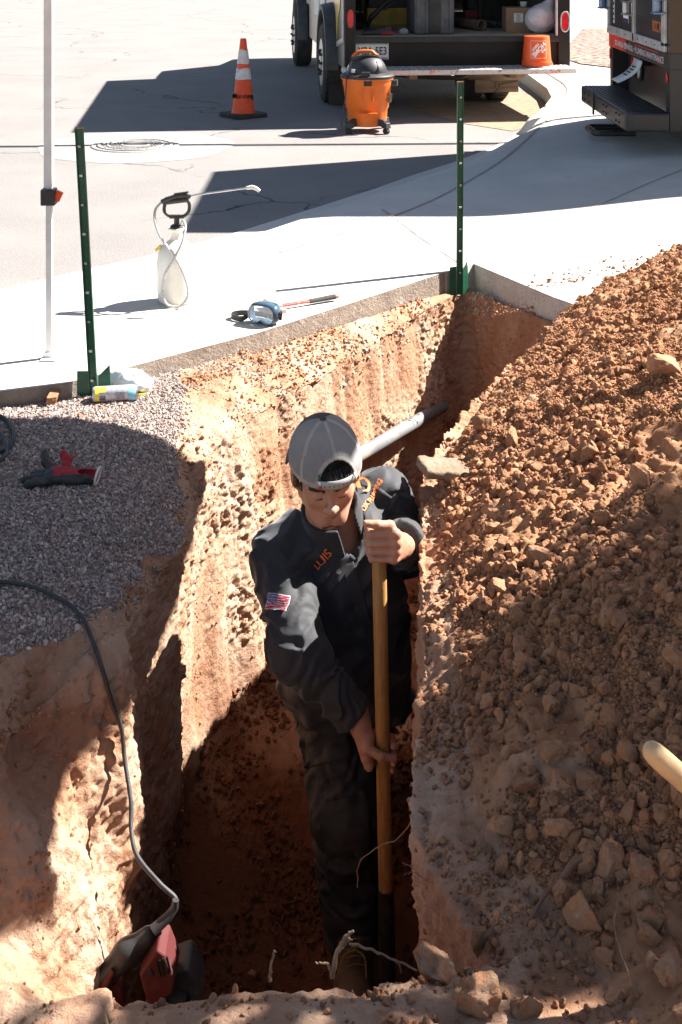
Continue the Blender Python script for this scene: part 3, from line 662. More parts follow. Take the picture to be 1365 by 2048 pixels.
BIG = [(1015, 1664, .042, 'pale clod with a smooth broken face in the middle of the lower dirt heap'),
       (1178, 1835, .050, 'tallest reddish clod standing beside the root on the dirt heap'),
       (1225, 1742, .038, 'dark flat faced clod just above the upper end of the root'),
       (965, 1885, .036, 'rounded clod resting on the right corner of the trench lip'),
       (880, 1965, .048, 'large brown clod half sunk in the near lip'),
       (955, 2008, .052, 'large peaked clod at the bottom edge near the trench lip'),
       (1055, 2030, .034, 'squarish pale clod at the bottom edge right of the peaked clod'),
       (1110, 1515, .034, 'dark clod with a hollow under it on the middle of the heap'),
       (1185, 1500, .027, 'round grey brown stone on the heap left of the wooden handle'),
       (1065, 1570, .034, 'dark lump on the heap below the hollow clod'),
       (1130, 1665, .036, 'pointed reddish clod right of the pale broken clod'),
       (1290, 1610, .026, 'pale knobbly clod under the wooden handle'),
       (1010, 1740, .028, 'upright dark clod below the pale broken clod'),
       (975, 858, .045, 'lit clod near the trench edge above the broken pipe end'),
       (965, 800, .030, 'orange clod at the upper left edge of the heap'),
       (1290, 960, .045, 'flat pale slab of clay on the right side of the heap'),
       (1185, 905, .040, 'lit angular clod in the middle of the upper heap'),
       (1335, 745, .070, 'large slab of clay leaning at the right edge of the heap'),
       (1120, 568, .045, 'reddish clod on the driveway edge at the tip of the heap'),
       (1010, 1095, .035, 'whitish clod on the heap level with the hand'),
       (1030, 885, .035, 'bright clod in the cluster above the broken pipe end'),
       (1110, 1310, .028, 'lit double clod at the edge of the shaded part of the heap'),
       (505, 1952, .020, 'small peaked clod on the near lip left of the twigs'),
       (105, 808, .050, 'crumbly orange lump of clay against the pavement edge'),
       (160, 835, .016, 'whitish stone on the gravel below the drink can'),
       (150, 918, .017, 'smooth grey pebble beside the work glove')]
for i, (px, py, r_, lab) in enumerate(BIG):
    r_ *= .95
    h, nn = hit_px(px, py)
    if h is None: continue
    o = rock_obj('stone' if 'stone' in lab or 'pebble' in lab else 'dirt_clod', i*5+2, h + (nn if nn.z > 0 else -nn)*r_*.35, (r_, r_*.9, r_*.85), (i*1.3, i*.7, i*2.1), M_CLODR)
    tag(o, lab, 'stone' if 'stone' in lab or 'pebble' in lab else 'dirt clod')
# ============================================================ STREET OBJECTS
M_BLACK = mat('black plastic', (0.022, 0.022, 0.024), 0.5, col2=(0.045, 0.044, 0.043), nscale=9, bump=0.15, bscale=120)
M_BLACKM = mat('black painted steel', (0.02, 0.02, 0.022), 0.38, col2=(0.04, 0.037, 0.035), nscale=5, bump=0.1, bscale=60)
M_RUBBER = mat('tyre rubber', (0.028, 0.027, 0.027), 0.85, col2=(0.06, 0.055, 0.05), nscale=8, bump=0.4, bscale=90)
M_STEEL = mat('brushed steel', (0.55, 0.55, 0.56), 0.38, metal=0.9, col2=(0.35, 0.34, 0.33), nscale=12, bump=0.1)
M_ALU = mat('aluminium plate', (0.62, 0.62, 0.62), 0.5, metal=0.6, col2=(0.42, 0.41, 0.40), nscale=10, bump=0.2)
M_WHITE = mat('white paint', (0.78, 0.77, 0.75), 0.5, col2=(0.62, 0.61, 0.6), nscale=8, bump=0.05)
M_RED = mat('red plastic', (0.52, 0.03, 0.03), 0.45, col2=(0.36, 0.03, 0.028), nscale=12)
M_REDLENS = mat('red lens', (0.75, 0.02, 0.03), 0.15, col2=(0.5, 0.01, 0.02), nscale=30, spec=0.7)
M_ORANGE = mat('orange plastic', (0.80, 0.17, 0.015), 0.5, col2=(0.70, 0.14, 0.015), nscale=9, bump=0.08, bscale=80)
M_CONEOR = mat('cone vinyl', (0.88, 0.10, 0.02), 0.5, col2=(0.72, 0.08, 0.02), nscale=7, bump=0.1, bscale=60, col3=(0.3, 0.06, 0.03), n3=25, c3=(0.64, 0.75))
M_REFL = mat('reflective sleeve', (0.72, 0.70, 0.68), 0.45, col2=(0.5, 0.47, 0.46), nscale=18, bump=0.15, bscale=80)
M_INK = mat('black marker', (0.015, 0.013, 0.013), 0.7)
M_WHITEINK = mat('white lettering', (0.85, 0.84, 0.83), 0.6)
M_GREEN = mat('green painted steel', (0.012, 0.105, 0.055), 0.35, col2=(0.02, 0.07, 0.04), nscale=25, bump=0.2, bscale=90, col3=(0.22, 0.09, 0.04), n3=22, c3=(0.66, 0.74))
M_WOOD = mat('varnished wooden handle', (0.50, 0.27, 0.085), 0.45, col2=(0.34, 0.165, 0.05), nscale=14, stretch=(9, 9, 1.2), bump=0.25, bscale=60, col3=(0.2, 0.1, 0.04), n3=30, c3=(0.6, 0.72))
M_PALEWOOD = mat('pale wooden handle', (0.62, 0.42, 0.22), 0.5, col2=(0.5, 0.32, 0.16), nscale=16, bump=0.15, bscale=60, col3=(0.2, 0.12, 0.07), n3=26, c3=(0.62, 0.7))

# ---- manhole
c0 = G(271, 293); mh = thing('manhole', 'round cast iron manhole cover in a cracked ring of white concrete on the asphalt', 'manhole', (c0.x, c0.y, 0.0))
M_COLLAR = mat('manhole concrete', (0.34, 0.315, 0.29), 0.9, col2=(0.27, 0.25, 0.23), nscale=5, bump=0.4, bscale=90)
add_cracks(M_COLLAR, 1.6, 0.012, (0.2, 0.18, 0.16), (0.3, 0.45))
b = MB(); b.lathe([(.0001, .004), (.3, .005), (.70, .005), (.745, .002)], n=72); co = b.build('collar', M_COLLAR, mh)
for v in co.data.vertices:
    rr_ = math.hypot(v.co.x, v.co.y)
    if rr_ > .6: v.co.x *= 1+.03*math.sin(5*math.atan2(v.co.y, v.co.x)); v.co.y *= 1+.02*math.sin(7*math.atan2(v.co.y, v.co.x))
M_IRON = mat('worn cast iron', (0.30, 0.285, 0.265), 0.85, col2=(0.22, 0.21, 0.2), nscale=20, bump=0.5, bscale=60)
b = MB(); b.lathe([(.001, .014), (.09, .014), (.095, .019), (.11, .019), (.115, .013), (.20, .013), (.205, .018), (.215, .018), (.22, .012), (.262, .012), (.268, .019), (.285, .019), (.29, .009)], n=64)
for k in range(48):
    a = 2*PI*k/48
    for r_ in ((.13, .155, .18) if k % 2 else (.14, .17, .24)): b.box((r_*math.cos(a), r_*math.sin(a), .015), (.014, .009, .008), (0, 0, a))
b.build('cover', M_IRON, mh)
b = MB(); b.lathe([(.296, .006), (.298, .014), (.33, .014), (.34, .006)], n=64); b.build('frame', M_IRON, mh)

# ---- traffic cone
c0 = G(487, 233); cn = thing('traffic_cone', 'orange traffic cone with two white bands and scrawled handwriting on the asphalt', 'traffic cone', (c0.x, c0.y, 0.0), R(38))
b = MB(); b.poly([(s*x, t*y, 0.002) for s, t, x, y in ((1, 1, .17, .13), (1, 1, .13, .17), (-1, 1, .13, .17), (-1, 1, .17, .13), (-1, -1, .17, .13), (-1, -1, .13, .17), (1, -1, .13, .17), (1, -1, .17, .13))], .034)
b.build('base', M_RUBBER, cn, bevel=.006)
b = MB(); b.lathe([(.108, .036), (.104, .05), (.1, .06), (.094, .10), (.0277, .69), (.024, .70), (.018, .70)], n=40); b.build('cone_body', M_CONEOR, cn, smooth=True)
def cr_(z): return .1+(.0277-.1)*(z-.06)/.63 + .0025
for z0, z1 in ((.335, .435), (.475, .60)):
    b = MB(); b.lathe([(cr_(z0)-.002, z0), (cr_(z0)+.0015, z0+.003), (cr_((z0+z1)/2)+.001, (z0+z1)/2), (cr_(z1)+.001, z1-.003), (cr_(z1)-.002, z1)], n=40)
    o = b.build('reflective_band', M_REFL, cn, smooth=True)
    for v in o.data.vertices: v.co.z += .006*math.sin(3*math.atan2(v.co.y, v.co.x)+z0*20)*(1 if v.co.z > (z0+z1)/2 else .4)
bv = bvh_of(cn.children[1])
Mx = frame(Vector((c0.x+.005, c0.y-.12, .19)), (1, 0, .02), (0, 0, 1))
me = text_mesh('Plumbing', .058, 0, .0008, .9); me.transform(Matrix.Shear('XY', 4, (.25, 0))); wrap_mesh(me, bv, Mx, .3, .0015); link_mesh('handwriting', me, M_INK, cn, True)


# ---- wet and dry vacuum
c0 = G(735, 262); vc = thing('shop_vacuum', 'orange drum vacuum with black motor head and caster feet behind the service truck', 'vacuum cleaner', (c0.x, c0.y, 0.0))
prof = [(.128, .055), (.138, .06), (.142, .075), (.150, .20), (.158, .21), (.176, .40), (.181, .41), (.183, .455), (.192, .46), (.194, .475)]
b = MB(); b.lathe([(.01, .055)]+prof+[(.186, .48)], n=56); dr = b.build('drum', M_ORANGE, vc, smooth=True)
for v in dr.data.vertices:                                              # recessed front panel
    a = math.atan2(v.co.y, v.co.x)+PI/2
    if abs(a-.55) < .5 and .14 < v.co.z < .36: v.co.x *= .955; v.co.y *= .955
b = MB()
for a in (-PI/2-.22, -PI/2+.22): b.box((.172*math.cos(a), .172*math.sin(a), .36), (.012, .012, .16), (0, 0, a))
b.box((0, -.163, .18), (.14, .02, .008)); b.build('drum_rib', M_ORANGE, vc, bevel=.003)
b = MB(); b.lathe([(.02, .474), (.197, .474), (.2, .482), (.2, .495), (.193, .503), (.16, .52), (.02, .525)], n=56); b.build('lid', M_BLACK, vc, smooth=True)
V, F = sdf_mesh(lambda p: smx(sm(ell(p, (0, .0, .52), (.145, .15, .155)), cap_(p, (-.05, 0, .6), (.04, 0, .6), .055), .03), -(p[:, 2]-.50), .01), (-.2, -.2, .45), (.2, .2, .72), .009)
np_mesh('motor_head', V, F, M_BLACK, vc)
b = MB()
for i in range(7): b.box((.03, -.135+i*.007, .535+i*.014), (.13-.008*i, .012, .005), (R(30), 0, 0))
b.build('vent_grille', M_BLACKM, vc)
b = MB(); b.box((-.015, -.178, .52), (.075, .03, .045), (R(15), 0, 0), taper=.8); b.build('latch', M_BLACKM, vc, bevel=.004)
b = MB(); b.box((0, -.186, .445), (.058, .012, .05)); b.build('latch_pad', M_BLACKM, vc, bevel=.003)
b = MB(); b.box((-.105, -.125, .545), (.03, .004, .03), (0, 0, R(-35))); b.build('sticker', M_WHITE, vc)
b = MB(); b.tube(crom([(-.105, 0, .655), (-.09, 0, .675), (-.06, 0, .70), (-.0, 0, .705), (.035, 0, .70), (.055, 0, .675), (.08, 0, .665)], 24), .0125, 10, flat=1.2); b.build('carry_handle', M_ORANGE, vc, smooth=True)
b = MB()
for k in range(5): b.tube(crom([(-.12, -.03, .63+.006*k), (-.02, -.06-.004*k, .655+.005*k), (.09, -.03, .64+.005*k), (.08, .06, .64), (-.06, .07, .64), (-.12, -.02, .63+.006*k)], 30), .0045, 6)
b.tube(crom([(-.125, -.03, .63), (-.15, -.12, .55), (-.155, -.14, .45), (-.165, -.15, .30), (-.185, -.15, .15), (-.19, -.13, .06)], 30), .0045, 6); b.build('power_cord', M_BLACK, vc, smooth=True)
b = MB(); b.tube([(.17, -.02, .43), (.222, -.03, .43)], .03, 20); b.build('hose_port', M_BLACK, vc, smooth=True)
b = MB(); b.box((.168, -.07, .30), (.004, .05, .08), (0, R(6), R(-28))); b.build('badge', M_BLACKM, vc)
for a in (-PI*.27, -PI*.73, PI*.27, PI*.73):
    ca, sa = math.cos(a), math.sin(a); b = MB()
    b.box((.155*ca, .155*sa, .095), (.10, .05, .06), (0, R(14), a), taper=.7); b.box((.205*ca, .205*sa, .075), (.05, .055, .05), (0, 0, a), taper=.8)
    f = b.build('caster_foot', M_BLACK, vc, bevel=.006); b = MB(); b.tube([(.205*ca-.012*sa, .205*sa+.012*ca, .026), (.205*ca+.012*sa, .205*sa-.012*ca, .026)], .026, 16); b.build('wheel', M_RUBBER, f, smooth=True)

vc.scale = (1.12, 1.12, .94)
# ---- steel T-posts
def tpost(name, x, y, z, Z1, topx, label, rz=0.0, plate=1.0, bury=.2):
    t = thing(name, label, 'fence post', (x, y, z), rz); hgt = Z1-z; b = MB(); lean = Matrix.Shear('XY', 4, ((topx-x)/hgt, 0))
    b.box((0, 0, hgt/2-bury/2), (.030, .004, hgt+bury)); b.box((0.0, .015, hgt/2-bury/2), (.004, .026, hgt+bury)); b.box((-.013, -.004, hgt/2-bury/2), (.004, .006, hgt+bury)); b.box((.013, -.004, hgt/2-bury/2), (.004, .006, hgt+bury))
    bo = b.build('post_shaft', M_GREEN, t); bo.data.transform(lean)
    for k in range(int(hgt/.1)):
        b = MB(); b.box((.0, -.008, .04+k*.1+.03), (.010, .008, .007)); o = b.build('stud', M_WHITE if k % 2 else M_STEEL, t); o.data.transform(lean)
    b = MB(); b.poly([(-.05*plate, -.012, .10), (-.016, -.006, .10), (-.016, -.006, -.03), (-.05*plate, -.012, -.03)], .003, (0, 1, 0)); b.poly([(.016, -.006, .085), (.044*plate, .012, .12), (.05*plate, .012, -.02), (.016, -.006, -.03)], .003, (0, 1, 0))
    o = b.build('anchor_plate', M_GREEN, t)
    b = MB(); b.box((0, 0, hgt+.002), (.031, .006, .006)); o = b.build('rusty_top', mat('rusty steel', (.28, .11, .05), .8, col2=(.45, .3, .2), nscale=60), t); o.data.transform(lean)
    return t
Y1 = 4.46; pb = P(189, 800, Y1); pt = P(158, 258, Y1)
tpost('metal_post', pb.x, Y1, pb.z, pt.z, pt.x, 'taller leaning green steel post beside the drink can on the left', R(-8), 1.15)
Y2 = 5.93; pb = P(919, 576, Y2); pt = P(921, 165, Y2)
tpost('metal_post', pb.x, Y2, pb.z, pt.z, pt.x, 'upright green steel post at the corner where pavement and driveway meet', R(15), 1.0, .03)

# ---- canopy tent: leg in view, unseen roof shaped for the shade it casts
cz = conc_z(-1.06, 4.70)
YT = (H_CAM-cz)*F_PX/(716+124); pl = P(99, 716, YT); tent = thing('canopy_tent', 'white square tent leg with black and orange height clamp standing on the pavement', 'canopy tent', (pl.x, pl.y, pl.z))
b = MB(); b.box((0, 0, .32), (.022, .022, .62)); b.build('leg_inner', M_WHITE, tent, bevel=.002)
b = MB(); b.box((-.002, 0, 1.40), (.031, .031, 1.56)); b.build('leg_outer', M_WHITE, tent, bevel=.002)
b = MB(); b.box((.004, -.01, .004), (.055, .07, .004)); b.box((0, 0, .015), (.03, .03, .02)); b.build('foot_plate', M_WHITE, tent, bevel=.001)
b = MB(); b.box((0, -.004, .585), (.052, .052, .058)); cl = b.build('height_clamp', M_BLACK, tent, bevel=.004)
b = MB(); b.box((.035, -.01, .588), (.024, .018, .036), (0, R(25), 0)); b.build('release_lever', M_CONEOR, cl, bevel=.002)

# ---- pump sprayer
cz = conc_z(-.70, 5.4); Ys = (H_CAM-cz)*F_PX/(603+124); pl = P(354, 603, Ys); spx = thing('pump_sprayer', 'white plastic pump sprayer with black handle, looped hose and metal wand on the pavement', 'sprayer', (pl.x, pl.y, pl.z))
M_BOTTLE = mat('translucent white plastic', (0.80, 0.78, 0.72), 0.35, col2=(0.70, 0.66, 0.58), nscale=9, col3=(0.75, 0.4, 0.2), n3=14, c3=(0.72, 0.8), spec=0.5)
M_BRAID = mat('braided hose', (0.30, 0.29, 0.28), 0.5, col2=(0.62, 0.61, 0.6), nscale=300, ncon=(.45, .55))
b = MB(); b.lathe([(.03, .0), (.068, .0), (.078, .012), (.083, .05), (.084, .16), (.080, .20), (.064, .235), (.040, .252), (.026, .262), (.022, .285), (.028, .298), (.036, .303), (.036, .308), (.01, .31)], n=48); b.build('bottle', M_BOTTLE, spx, smooth=True)
b = MB(); b.lathe([(.005, .303), (.026, .303), (.028, .315), (.02, .322), (.012, .323), (.011, .352), (.005, .352)], n=20); b.build('pump_rod', M_BLACK, spx, smooth=True)
b = MB(); b.tube(crom([(-.012, 0, .353), (-.035, 0, .36), (-.052, 0, .378), (-.05, 0, .405), (-.045, 0, .42)], 14), .0075, 8); b.tube(crom([(.012, 0, .353), (.032, 0, .358), (.05, 0, .376), (.053, 0, .405), (.045, 0, .422)], 14), .0075, 8); b.tube([(-.03, 0, .355), (.03, 0, .355)], .009, 8)
b.tube([(-.058, 0, .415), (.05, 0, .428)], .0125, 12); b.build('pump_handle', M_BLACK, spx, smooth=True)
b = MB(); b.tube(crom([(-.062, -.012, .420), (-.02, -.012, .437), (.03, -.012, .447), (.06, -.012, .440)], 14), [.009]*14, 10); b.box((.02, -.012, .456), (.06, .012, .006), (0, R(-8), 0))
for k in range(7): b.box((-.045+k*.010, -.012, .434+k*.002), (.004, .018, .012), (0, R(10), 0))
gg = b.build('spray_grip', M_BLACK, spx, smooth=True)
wand = [(.055, -.012, .440), (.09, -.016, .450), (.20, -.03, .468), (.30, -.045, .484)]
b = MB(); b.tube(crom(wand, 16), .0042, 8); b.build('wand', M_STEEL, spx, smooth=True)
b = MB(); b.tube([(.295, -.045, .483), (.318, -.05, .488), (.335, -.052, .483), (.350, -.054, .472)], [.007, .009, .0085, .007], 10); b.build('nozzle', M_WHITE, spx, smooth=True)
b = MB(); b.tube(crom([(-.06, -.012, .42), (-.085, -.03, .39), (-.082, -.06, .345), (-.05, -.088, .28), (.005, -.094, .21), (.045, -.098, .13), (.060, -.102, .06), (.035, -.104, .015), (.005, -.104, -.002+.01), (-.03, -.104, .02), (-.045, -.1, .07), (-.035, -.1, .14), (.0, -.098, .20), (.03, -.085, .26), (.043, -.055, .32), (.03, -.03, .345), (.02, -.01, .325)], 110), .0055, 8); b.build('hose', M_BRAID, spx, smooth=True)
b = MB(); b.box((-.074, -.02, .228), (.03, .012, .012), (0, R(-45), 0)); b.build('relief_valve', mat('yellow plastic', (.7, .5, .03), .5), spx, bevel=.002)

# ---- safety goggles
def on_walk(px, py):
    z = .08
    for _ in range(3): g = G(px, py, z); z = conc_z(g.x, g.y)
    return G(px, py, z)
g0 = on_walk(528, 648); gog = thing('safety_goggles', 'blue rimmed clear safety goggles with a black strap lying on the pavement', 'goggles', tuple(g0), R(-28))
M_BLUEPL = mat('smoky blue plastic', (0.02, 0.045, 0.075), 0.25, col2=(0.07, 0.13, 0.19), nscale=30, spec=0.6)
M_LENS = mat('clear lens', (0.55, 0.65, 0.75), 0.08, alpha=0.35, spec=0.8)
def rr_ring(w, h, y, n=40, z0=.042, nose=.012):
    o_ = []
    for k in range(n):
        a = 2*PI*k/n; x = w*math.copysign(abs(math.cos(a))**.6, math.cos(a)); z = h*math.copysign(abs(math.sin(a))**.7, math.sin(a))
        if z < 0: z += nose*math.exp(-(x/.014)**2)
        o_.append(Vector((x, y - .25*abs(x)**1.6, z+z0)))
    return o_
b = MB(); ra, rb_, rc = rr_ring(.058, .036, -.022), rr_ring(.066, .042, .004), rr_ring(.064, .040, .03); n = 40
vs = [[b.b.verts.new(v) for v in r_] for r_ in (ra, rb_, rc)]
for a, c in zip(vs[:-1], vs[1:]):
    for k in range(n): b.b.faces.new([a[k], a[(k+1) % n], c[(k+1) % n], c[k]])
bd = b.build('goggle_body', M_BLUEPL, gog, smooth=True); sm_ = bd.modifiers.new('solid', 'SOLIDIFY'); sm_.thickness = .004
b = MB(); v1 = [b.b.verts.new(v+Vector((0, -.003, 0))) for v in ra]; b.b.faces.new(v1); b.build('lens', M_LENS, gog)
b = MB()
for s in (-1, 1): b.tube([(s*.062, .012, .045), (s*.072, .02, .045)], .011, 14)
b.build('strap_hinge', M_BLACK, gog, smooth=True)
def ribbon(pts, w, th, up=(0, 0, 1)):
    c = pts; b = MB(); n = len(c); U = Vector(up)*w/2; q = []
    for i, p in enumerate(c):
        t = (c[min(i+1, n-1)]-c[max(i-1, 0)]).normalized(); s = t.cross(Vector(up)).normalized()*th/2
        q.append([b.b.verts.new(p+U+s), b.b.verts.new(p+U-s), b.b.verts.new(p-U-s), b.b.verts.new(p-U+s)])
    for a, d in zip(q[:-1], q[1:]):
        for k in range(4): b.b.faces.new([a[k], a[(k+1) % 4], d[(k+1) % 4], d[k]])
    b.b.faces.new(q[0][::-1]); b.b.faces.new(q[-1]); return b
ribbon(crom([(.07, .02, .03), (.02, .05, .014), (-.06, .07, .013), (-.13, .055, .013), (-.155, .02, .013), (-.14, -.012, .013), (-.09, -.02, .013), (-.065, .0, .03)], 50), .021, .003).build('strap', M_BLACK, gog, smooth=True)
# ---- hammer
h0 = on_walk(550, 622); h1 = on_walk(676, 601); hv = h1-h0; hl = hv.length; ham = thing('hammer', 'red hammer with worn black rubber grip lying on the pavement behind the goggles', 'hammer', tuple(h0), math.atan2(hv.y, hv.x))
M_REDP = mat('scuffed red paint', (0.50, 0.035, 0.025), 0.5, col2=(0.55, 0.2, 0.14), nscale=30, ncon=(.58, .75), bump=0.2)
b = MB(); b.tube([(0, 0, .018), (hl*.56, 0, .016)], [.010, .009], 12, flat=.7); b.build('shaft', M_REDP, ham, smooth=True)
b = MB(); b.tube([(hl*.55, 0, .016), (hl*.75, 0, .017), (hl*.95, 0, .018)], [.0115, .0125, .0135], 14, flat=.8); gp_ = b.build('grip', M_RUBBER, ham, smooth=True)
b = MB(); b.tube([(hl*.945, 0, .018), (hl*1.0, 0, .018)], [.0135, .010], 14, flat=.8); b.build('grip_end', M_REDP, gp_, smooth=True)
b = MB(); b.box((-.005, 0, .02), (.028, .11, .034)); b.tube([(-.005, .05, .02), (-.005, .068, .02)], .019, 14); b.box((-.005, -.07, .02), (.024, .04, .018)); b.build('hammer_head', mat('dusty steel', (.36, .27, .22), .6, metal=.4, col2=(.5, .42, .35), nscale=30), ham, bevel=.003)

# ---- drink can and white jug scrap by the left post
M_CAN = mat('printed can', (0.55, 0.55, 0.56), 0.35, metal=0.3, col2=(0.42, 0.42, 0.45), nscale=120, ncon=(.45, .55), stretch=(1, 1, 1))
zc_ = top_at(P(232, 800, 4.4).x, 4.4); ca = P(196, 790, 4.40); cb_ = P(264, 790, 4.43); ca.z = cb_.z = ca.z; d_ = (cb_-ca); can = thing('drink_can', 'silver, yellow and light blue drink can lying on its side by the left green post', 'can', tuple((ca+cb_)/2), math.atan2(d_.y, d_.x)-R(6))
RX = Matrix.Rotation(R(90), 3, 'Y'); L_ = .074; r0 = .0262
b = MB(); b.lathe([(.022, -L_), (r0-.002, -L_+.003), (r0, -L_+.009), (r0, L_-.014)], M=RX, n=40); b.build('can_body', M_CAN, can, smooth=True)
b = MB(); b.lathe([(r0+.0002, L_-.030), (r0+.0003, L_-.013), (r0-.0035, L_-.002)], M=RX, n=40); b.build('blue_shoulder', mat('light blue print', (.25, .5, .62), .4), can, smooth=True)
b = MB(); b.lathe([(r0-.003, L_-.002), (r0-.003, L_+.002), (r0-.006, L_+.002), (r0-.007, L_-.002), (.001, L_-.002)], M=RX, n=40); lid = b.build('can_lid', M_ALU, can, smooth=True)
b = MB(); b.lathe([(.0001, L_-.0015), (.007, L_-.0012)], c=(0, -.004, -.009), M=RX, n=16, sx=1, sy=.8); b.build('opening', M_INK, lid)
def arc_patch(name, a0, a1, x0, x1, m, off=.0004, nn_=14):
    V = []; F = []
    for k in range(nn_+1):
        a = a0+(a1-a0)*k/nn_
        for x in (x0, x1): V.append((x, -(r0+off)*math.cos(a), (r0+off)*math.sin(a)))
    F = [(2*k, 2*k+1, 2*k+3, 2*k+2) for k in range(nn_)]; return np_mesh(name, V, F, m, can)
M_YEL = mat('yellow print', (.75, .6, .06), .4)
arc_patch('yellow_panel', R(-40), R(80), -L_+.008, -L_+.022, M_YEL); arc_patch('yellow_flash', R(30), R(80), -L_+.022, -L_+.045, M_YEL)
arc_patch('red_stripe', R(-52), R(-42), -L_+.008, L_-.03, M_RED)
b = MB()
for k in range(13): arc_ = (R(-30), R(8)); b.box((-L_+.024+k*.0016, -r0*math.cos(R(-10))-.0003, r0*math.sin(R(-10))), (.0007+.0004*(k % 2), .0012, .016))
b.build('barcode', mat('dark blue print', (.05, .05, .12), .5), can)
b = MB()
for k in range(9): b.box((.018, -r0*math.cos(R(28-6*k))-.0003, r0*math.sin(R(28-6*k))), (.03+.006*math.sin(k*2.3), .001, .0009))
b.build('fine_print', mat('grey print', (.15, .15, .17), .5), can)
w0 = P(262, 785, 4.54); V, F = sdf_mesh(lambda p: smx(sm(ell(p, (0, 0, .035), (.085, .05, .045)), ell(p, (-.04, -.01, .055), (.035, .03, .022)), .02) + .008*pnoise(p*40) + .006*np.abs(pnoise(p*22)), -(sph(p, (-.045, -.055, .075), .022)), .01), (-.12, -.09, -.03), (.12, .09, .11), .005)
jg = np_mesh('plastic_jug', V, F, mat('thin white plastic', (.82, .82, .83), .4, col2=(.72, .73, .75), nscale=12)); jg.location = (w0.x, w0.y, top_at(w0.x, w0.y)-.01); jg.rotation_euler = (0, 0, R(-20)); tag(jg, 'crumpled white plastic jug lying behind the drink can', 'plastic jug')
b = MB(); b.box((.05, -.045, .012), (.07, .01, .006), (0, 0, R(25))); b.build('yellow_seam', M_YEL, jg)

# ---- work gloves (a pair stuffed together): red knit with black dipped fingers
M_GLBLACK = mat('black rubber coating', (0.02, 0.02, 0.022), 0.55, col2=(0.045, 0.042, 0.04), nscale=40, bump=0.3, bscale=200)
M_GLRED = mat('red knit', (0.42, 0.03, 0.045), 0.85, col2=(0.27, 0.02, 0.03), nscale=60, bump=0.5, bscale=400)
gc, _n = hit_px(115, 965); gl = thing('work_glove', 'red knit work glove with black rubber fingers lying palm down on the gravel', 'glove', tuple(gc+Vector((0, 0, .0))), R(-4))
M_GL = [M_GLBLACK, M_GLRED]
def glv(p):
    body = sm(cap_(p, (.0, .0, .022), (.055, -.012, .022), .034, .027, (1, 1, .62)), cap_(p, (.05, -.008, .022), (.098, -.012, .026), .026, .028, (1, 1, .7)), .02)
    f = cap_(p, (-.02, .012, .02), (-.075, .012, .016), .014, .011)
    for a, c, r_ in (((-.015, .022, .02), (-.05, .055, .035), .012), ((-.05, .055, .035), (-.062, .08, .05), .0115), ((-.02, -.008, .02), (-.09, -.02, .014), .0125), ((-.01, -.024, .018), (-.07, -.05, .013), .0125), ((.02, .02, .024), (.015, .05, .045), .013), ((.015, .05, .045), (.0, .062, .058), .0115)):
        f = sm(f, cap_(p, a, c, r_), .008)
    d = sm(body, f, .012) + .002*pnoise(p*70) + .0025*pnoise(p*[40, 120, 60])
    return smx(d, -cap_(p, (.075, -.012, .03), (.14, -.014, .034), .018, .022, (1, 1, .75)), .004)
V, F = sdf_mesh(glv, (-.12, -.09, -.02), (.14, .12, .09), .0032); V = relax(V, F, 1)
fc_ = V[F].mean(1); mi = ((fc_[:, 0] + .35*fc_[:, 1] > -.012) & (fc_[:, 2] > .012) & (fc_[:, 1] > -.03)).astype(int)
np_mesh('glove_body', V, F, M_GL, gl, matidx=mi)
ang = np.linspace(0, 2*PI, 40); b = MB(); b.tube([Vector((.122+.004*math.sin(a), -.013+.029*math.cos(a), .028+.022*math.sin(a))) for a in ang], .0035, 8, cap=False); b.build('cuff_trim', mat('cream trim', (.62, .58, .5), .9), gl, smooth=True)
b = MB(); b.box((.104, -.012, .012), (.018, .022, .003), (0, R(10), R(20))); b.build('care_label', M_WHITEINK, gl)
me = text_mesh('work', .016, 0, .0004); bvg = bvh_of(gl.children[0]); wrap_mesh(me, bvg, frame(gc+Vector((.012, .004, .1)), (1, -.1, 0), (.1, 1, 0)), .3, .001, False); bpy.data.meshes.remove(me)

# ---- cables
M_CABLE = mat('grey black rubber cable', (0.025, 0.026, 0.028), 0.55, col2=(0.05, 0.05, 0.05), nscale=30, bump=0.2, bscale=200)
cbp = []
for px, py in ((-30, 828), (10, 845), (28, 880), (12, 902), (-30, 912)):
    h, nn = hit_px(max(px, 1), py) if px > 0 else (None, None)
    g = G(px, py, .035); cbp.append(Vector((g.x, g.y, (h.z if h else .03)+.012)))
b = MB(); b.tube(crom(cbp, 50), .0065, 8); g1 = [v+Vector((-.05, -.015, .008)) for v in cbp]; b.tube(crom([cbp[0]+Vector((-.02, .03, 0)), G(2, 868, .05), G(14, 905, .04), G(-4, 920, .04), G(-40, 915, .04)], 40), .0065, 8)
o = b.build('coiled_cable', M_CABLE, smooth=True); tag(o, 'coil of black rubber cable on the gravel at the left edge', 'cable')
cp = []
for px, py in ((-40, 1158), (10, 1170), (80, 1187), (148, 1228), (178, 1285), (200, 1350), (217, 1410), (236, 1462)):
    h, nn = hit_px(max(px, 2), py); 
    if px < 0: g = G(px, py, .02); h = Vector((g.x, g.y, cp[0].z if cp else .04)); nn = Vector((0, 0, 1))
    cp.append(h+Vector((0.01, -.01, .012)))
cp[0].z = cp[1].z
ylast = cp[-1].y
for px, py, Y in ((250, 1520, 3.02), (262, 1600, 2.97), (263, 1660, 2.93), (275, 1712, 2.88), (318, 1765, 2.84), (350, 1795, 2.83), (351, 1812, 2.82)):
    cp.append(P(px, py, Y))
b = MB(); b.tube(crom(cp, 200), .0052, 10); o = b.build('power_cable', M_CABLE, smooth=True); tag(o, 'long grey power cable hanging down the left trench wall to the breaker', 'cable')

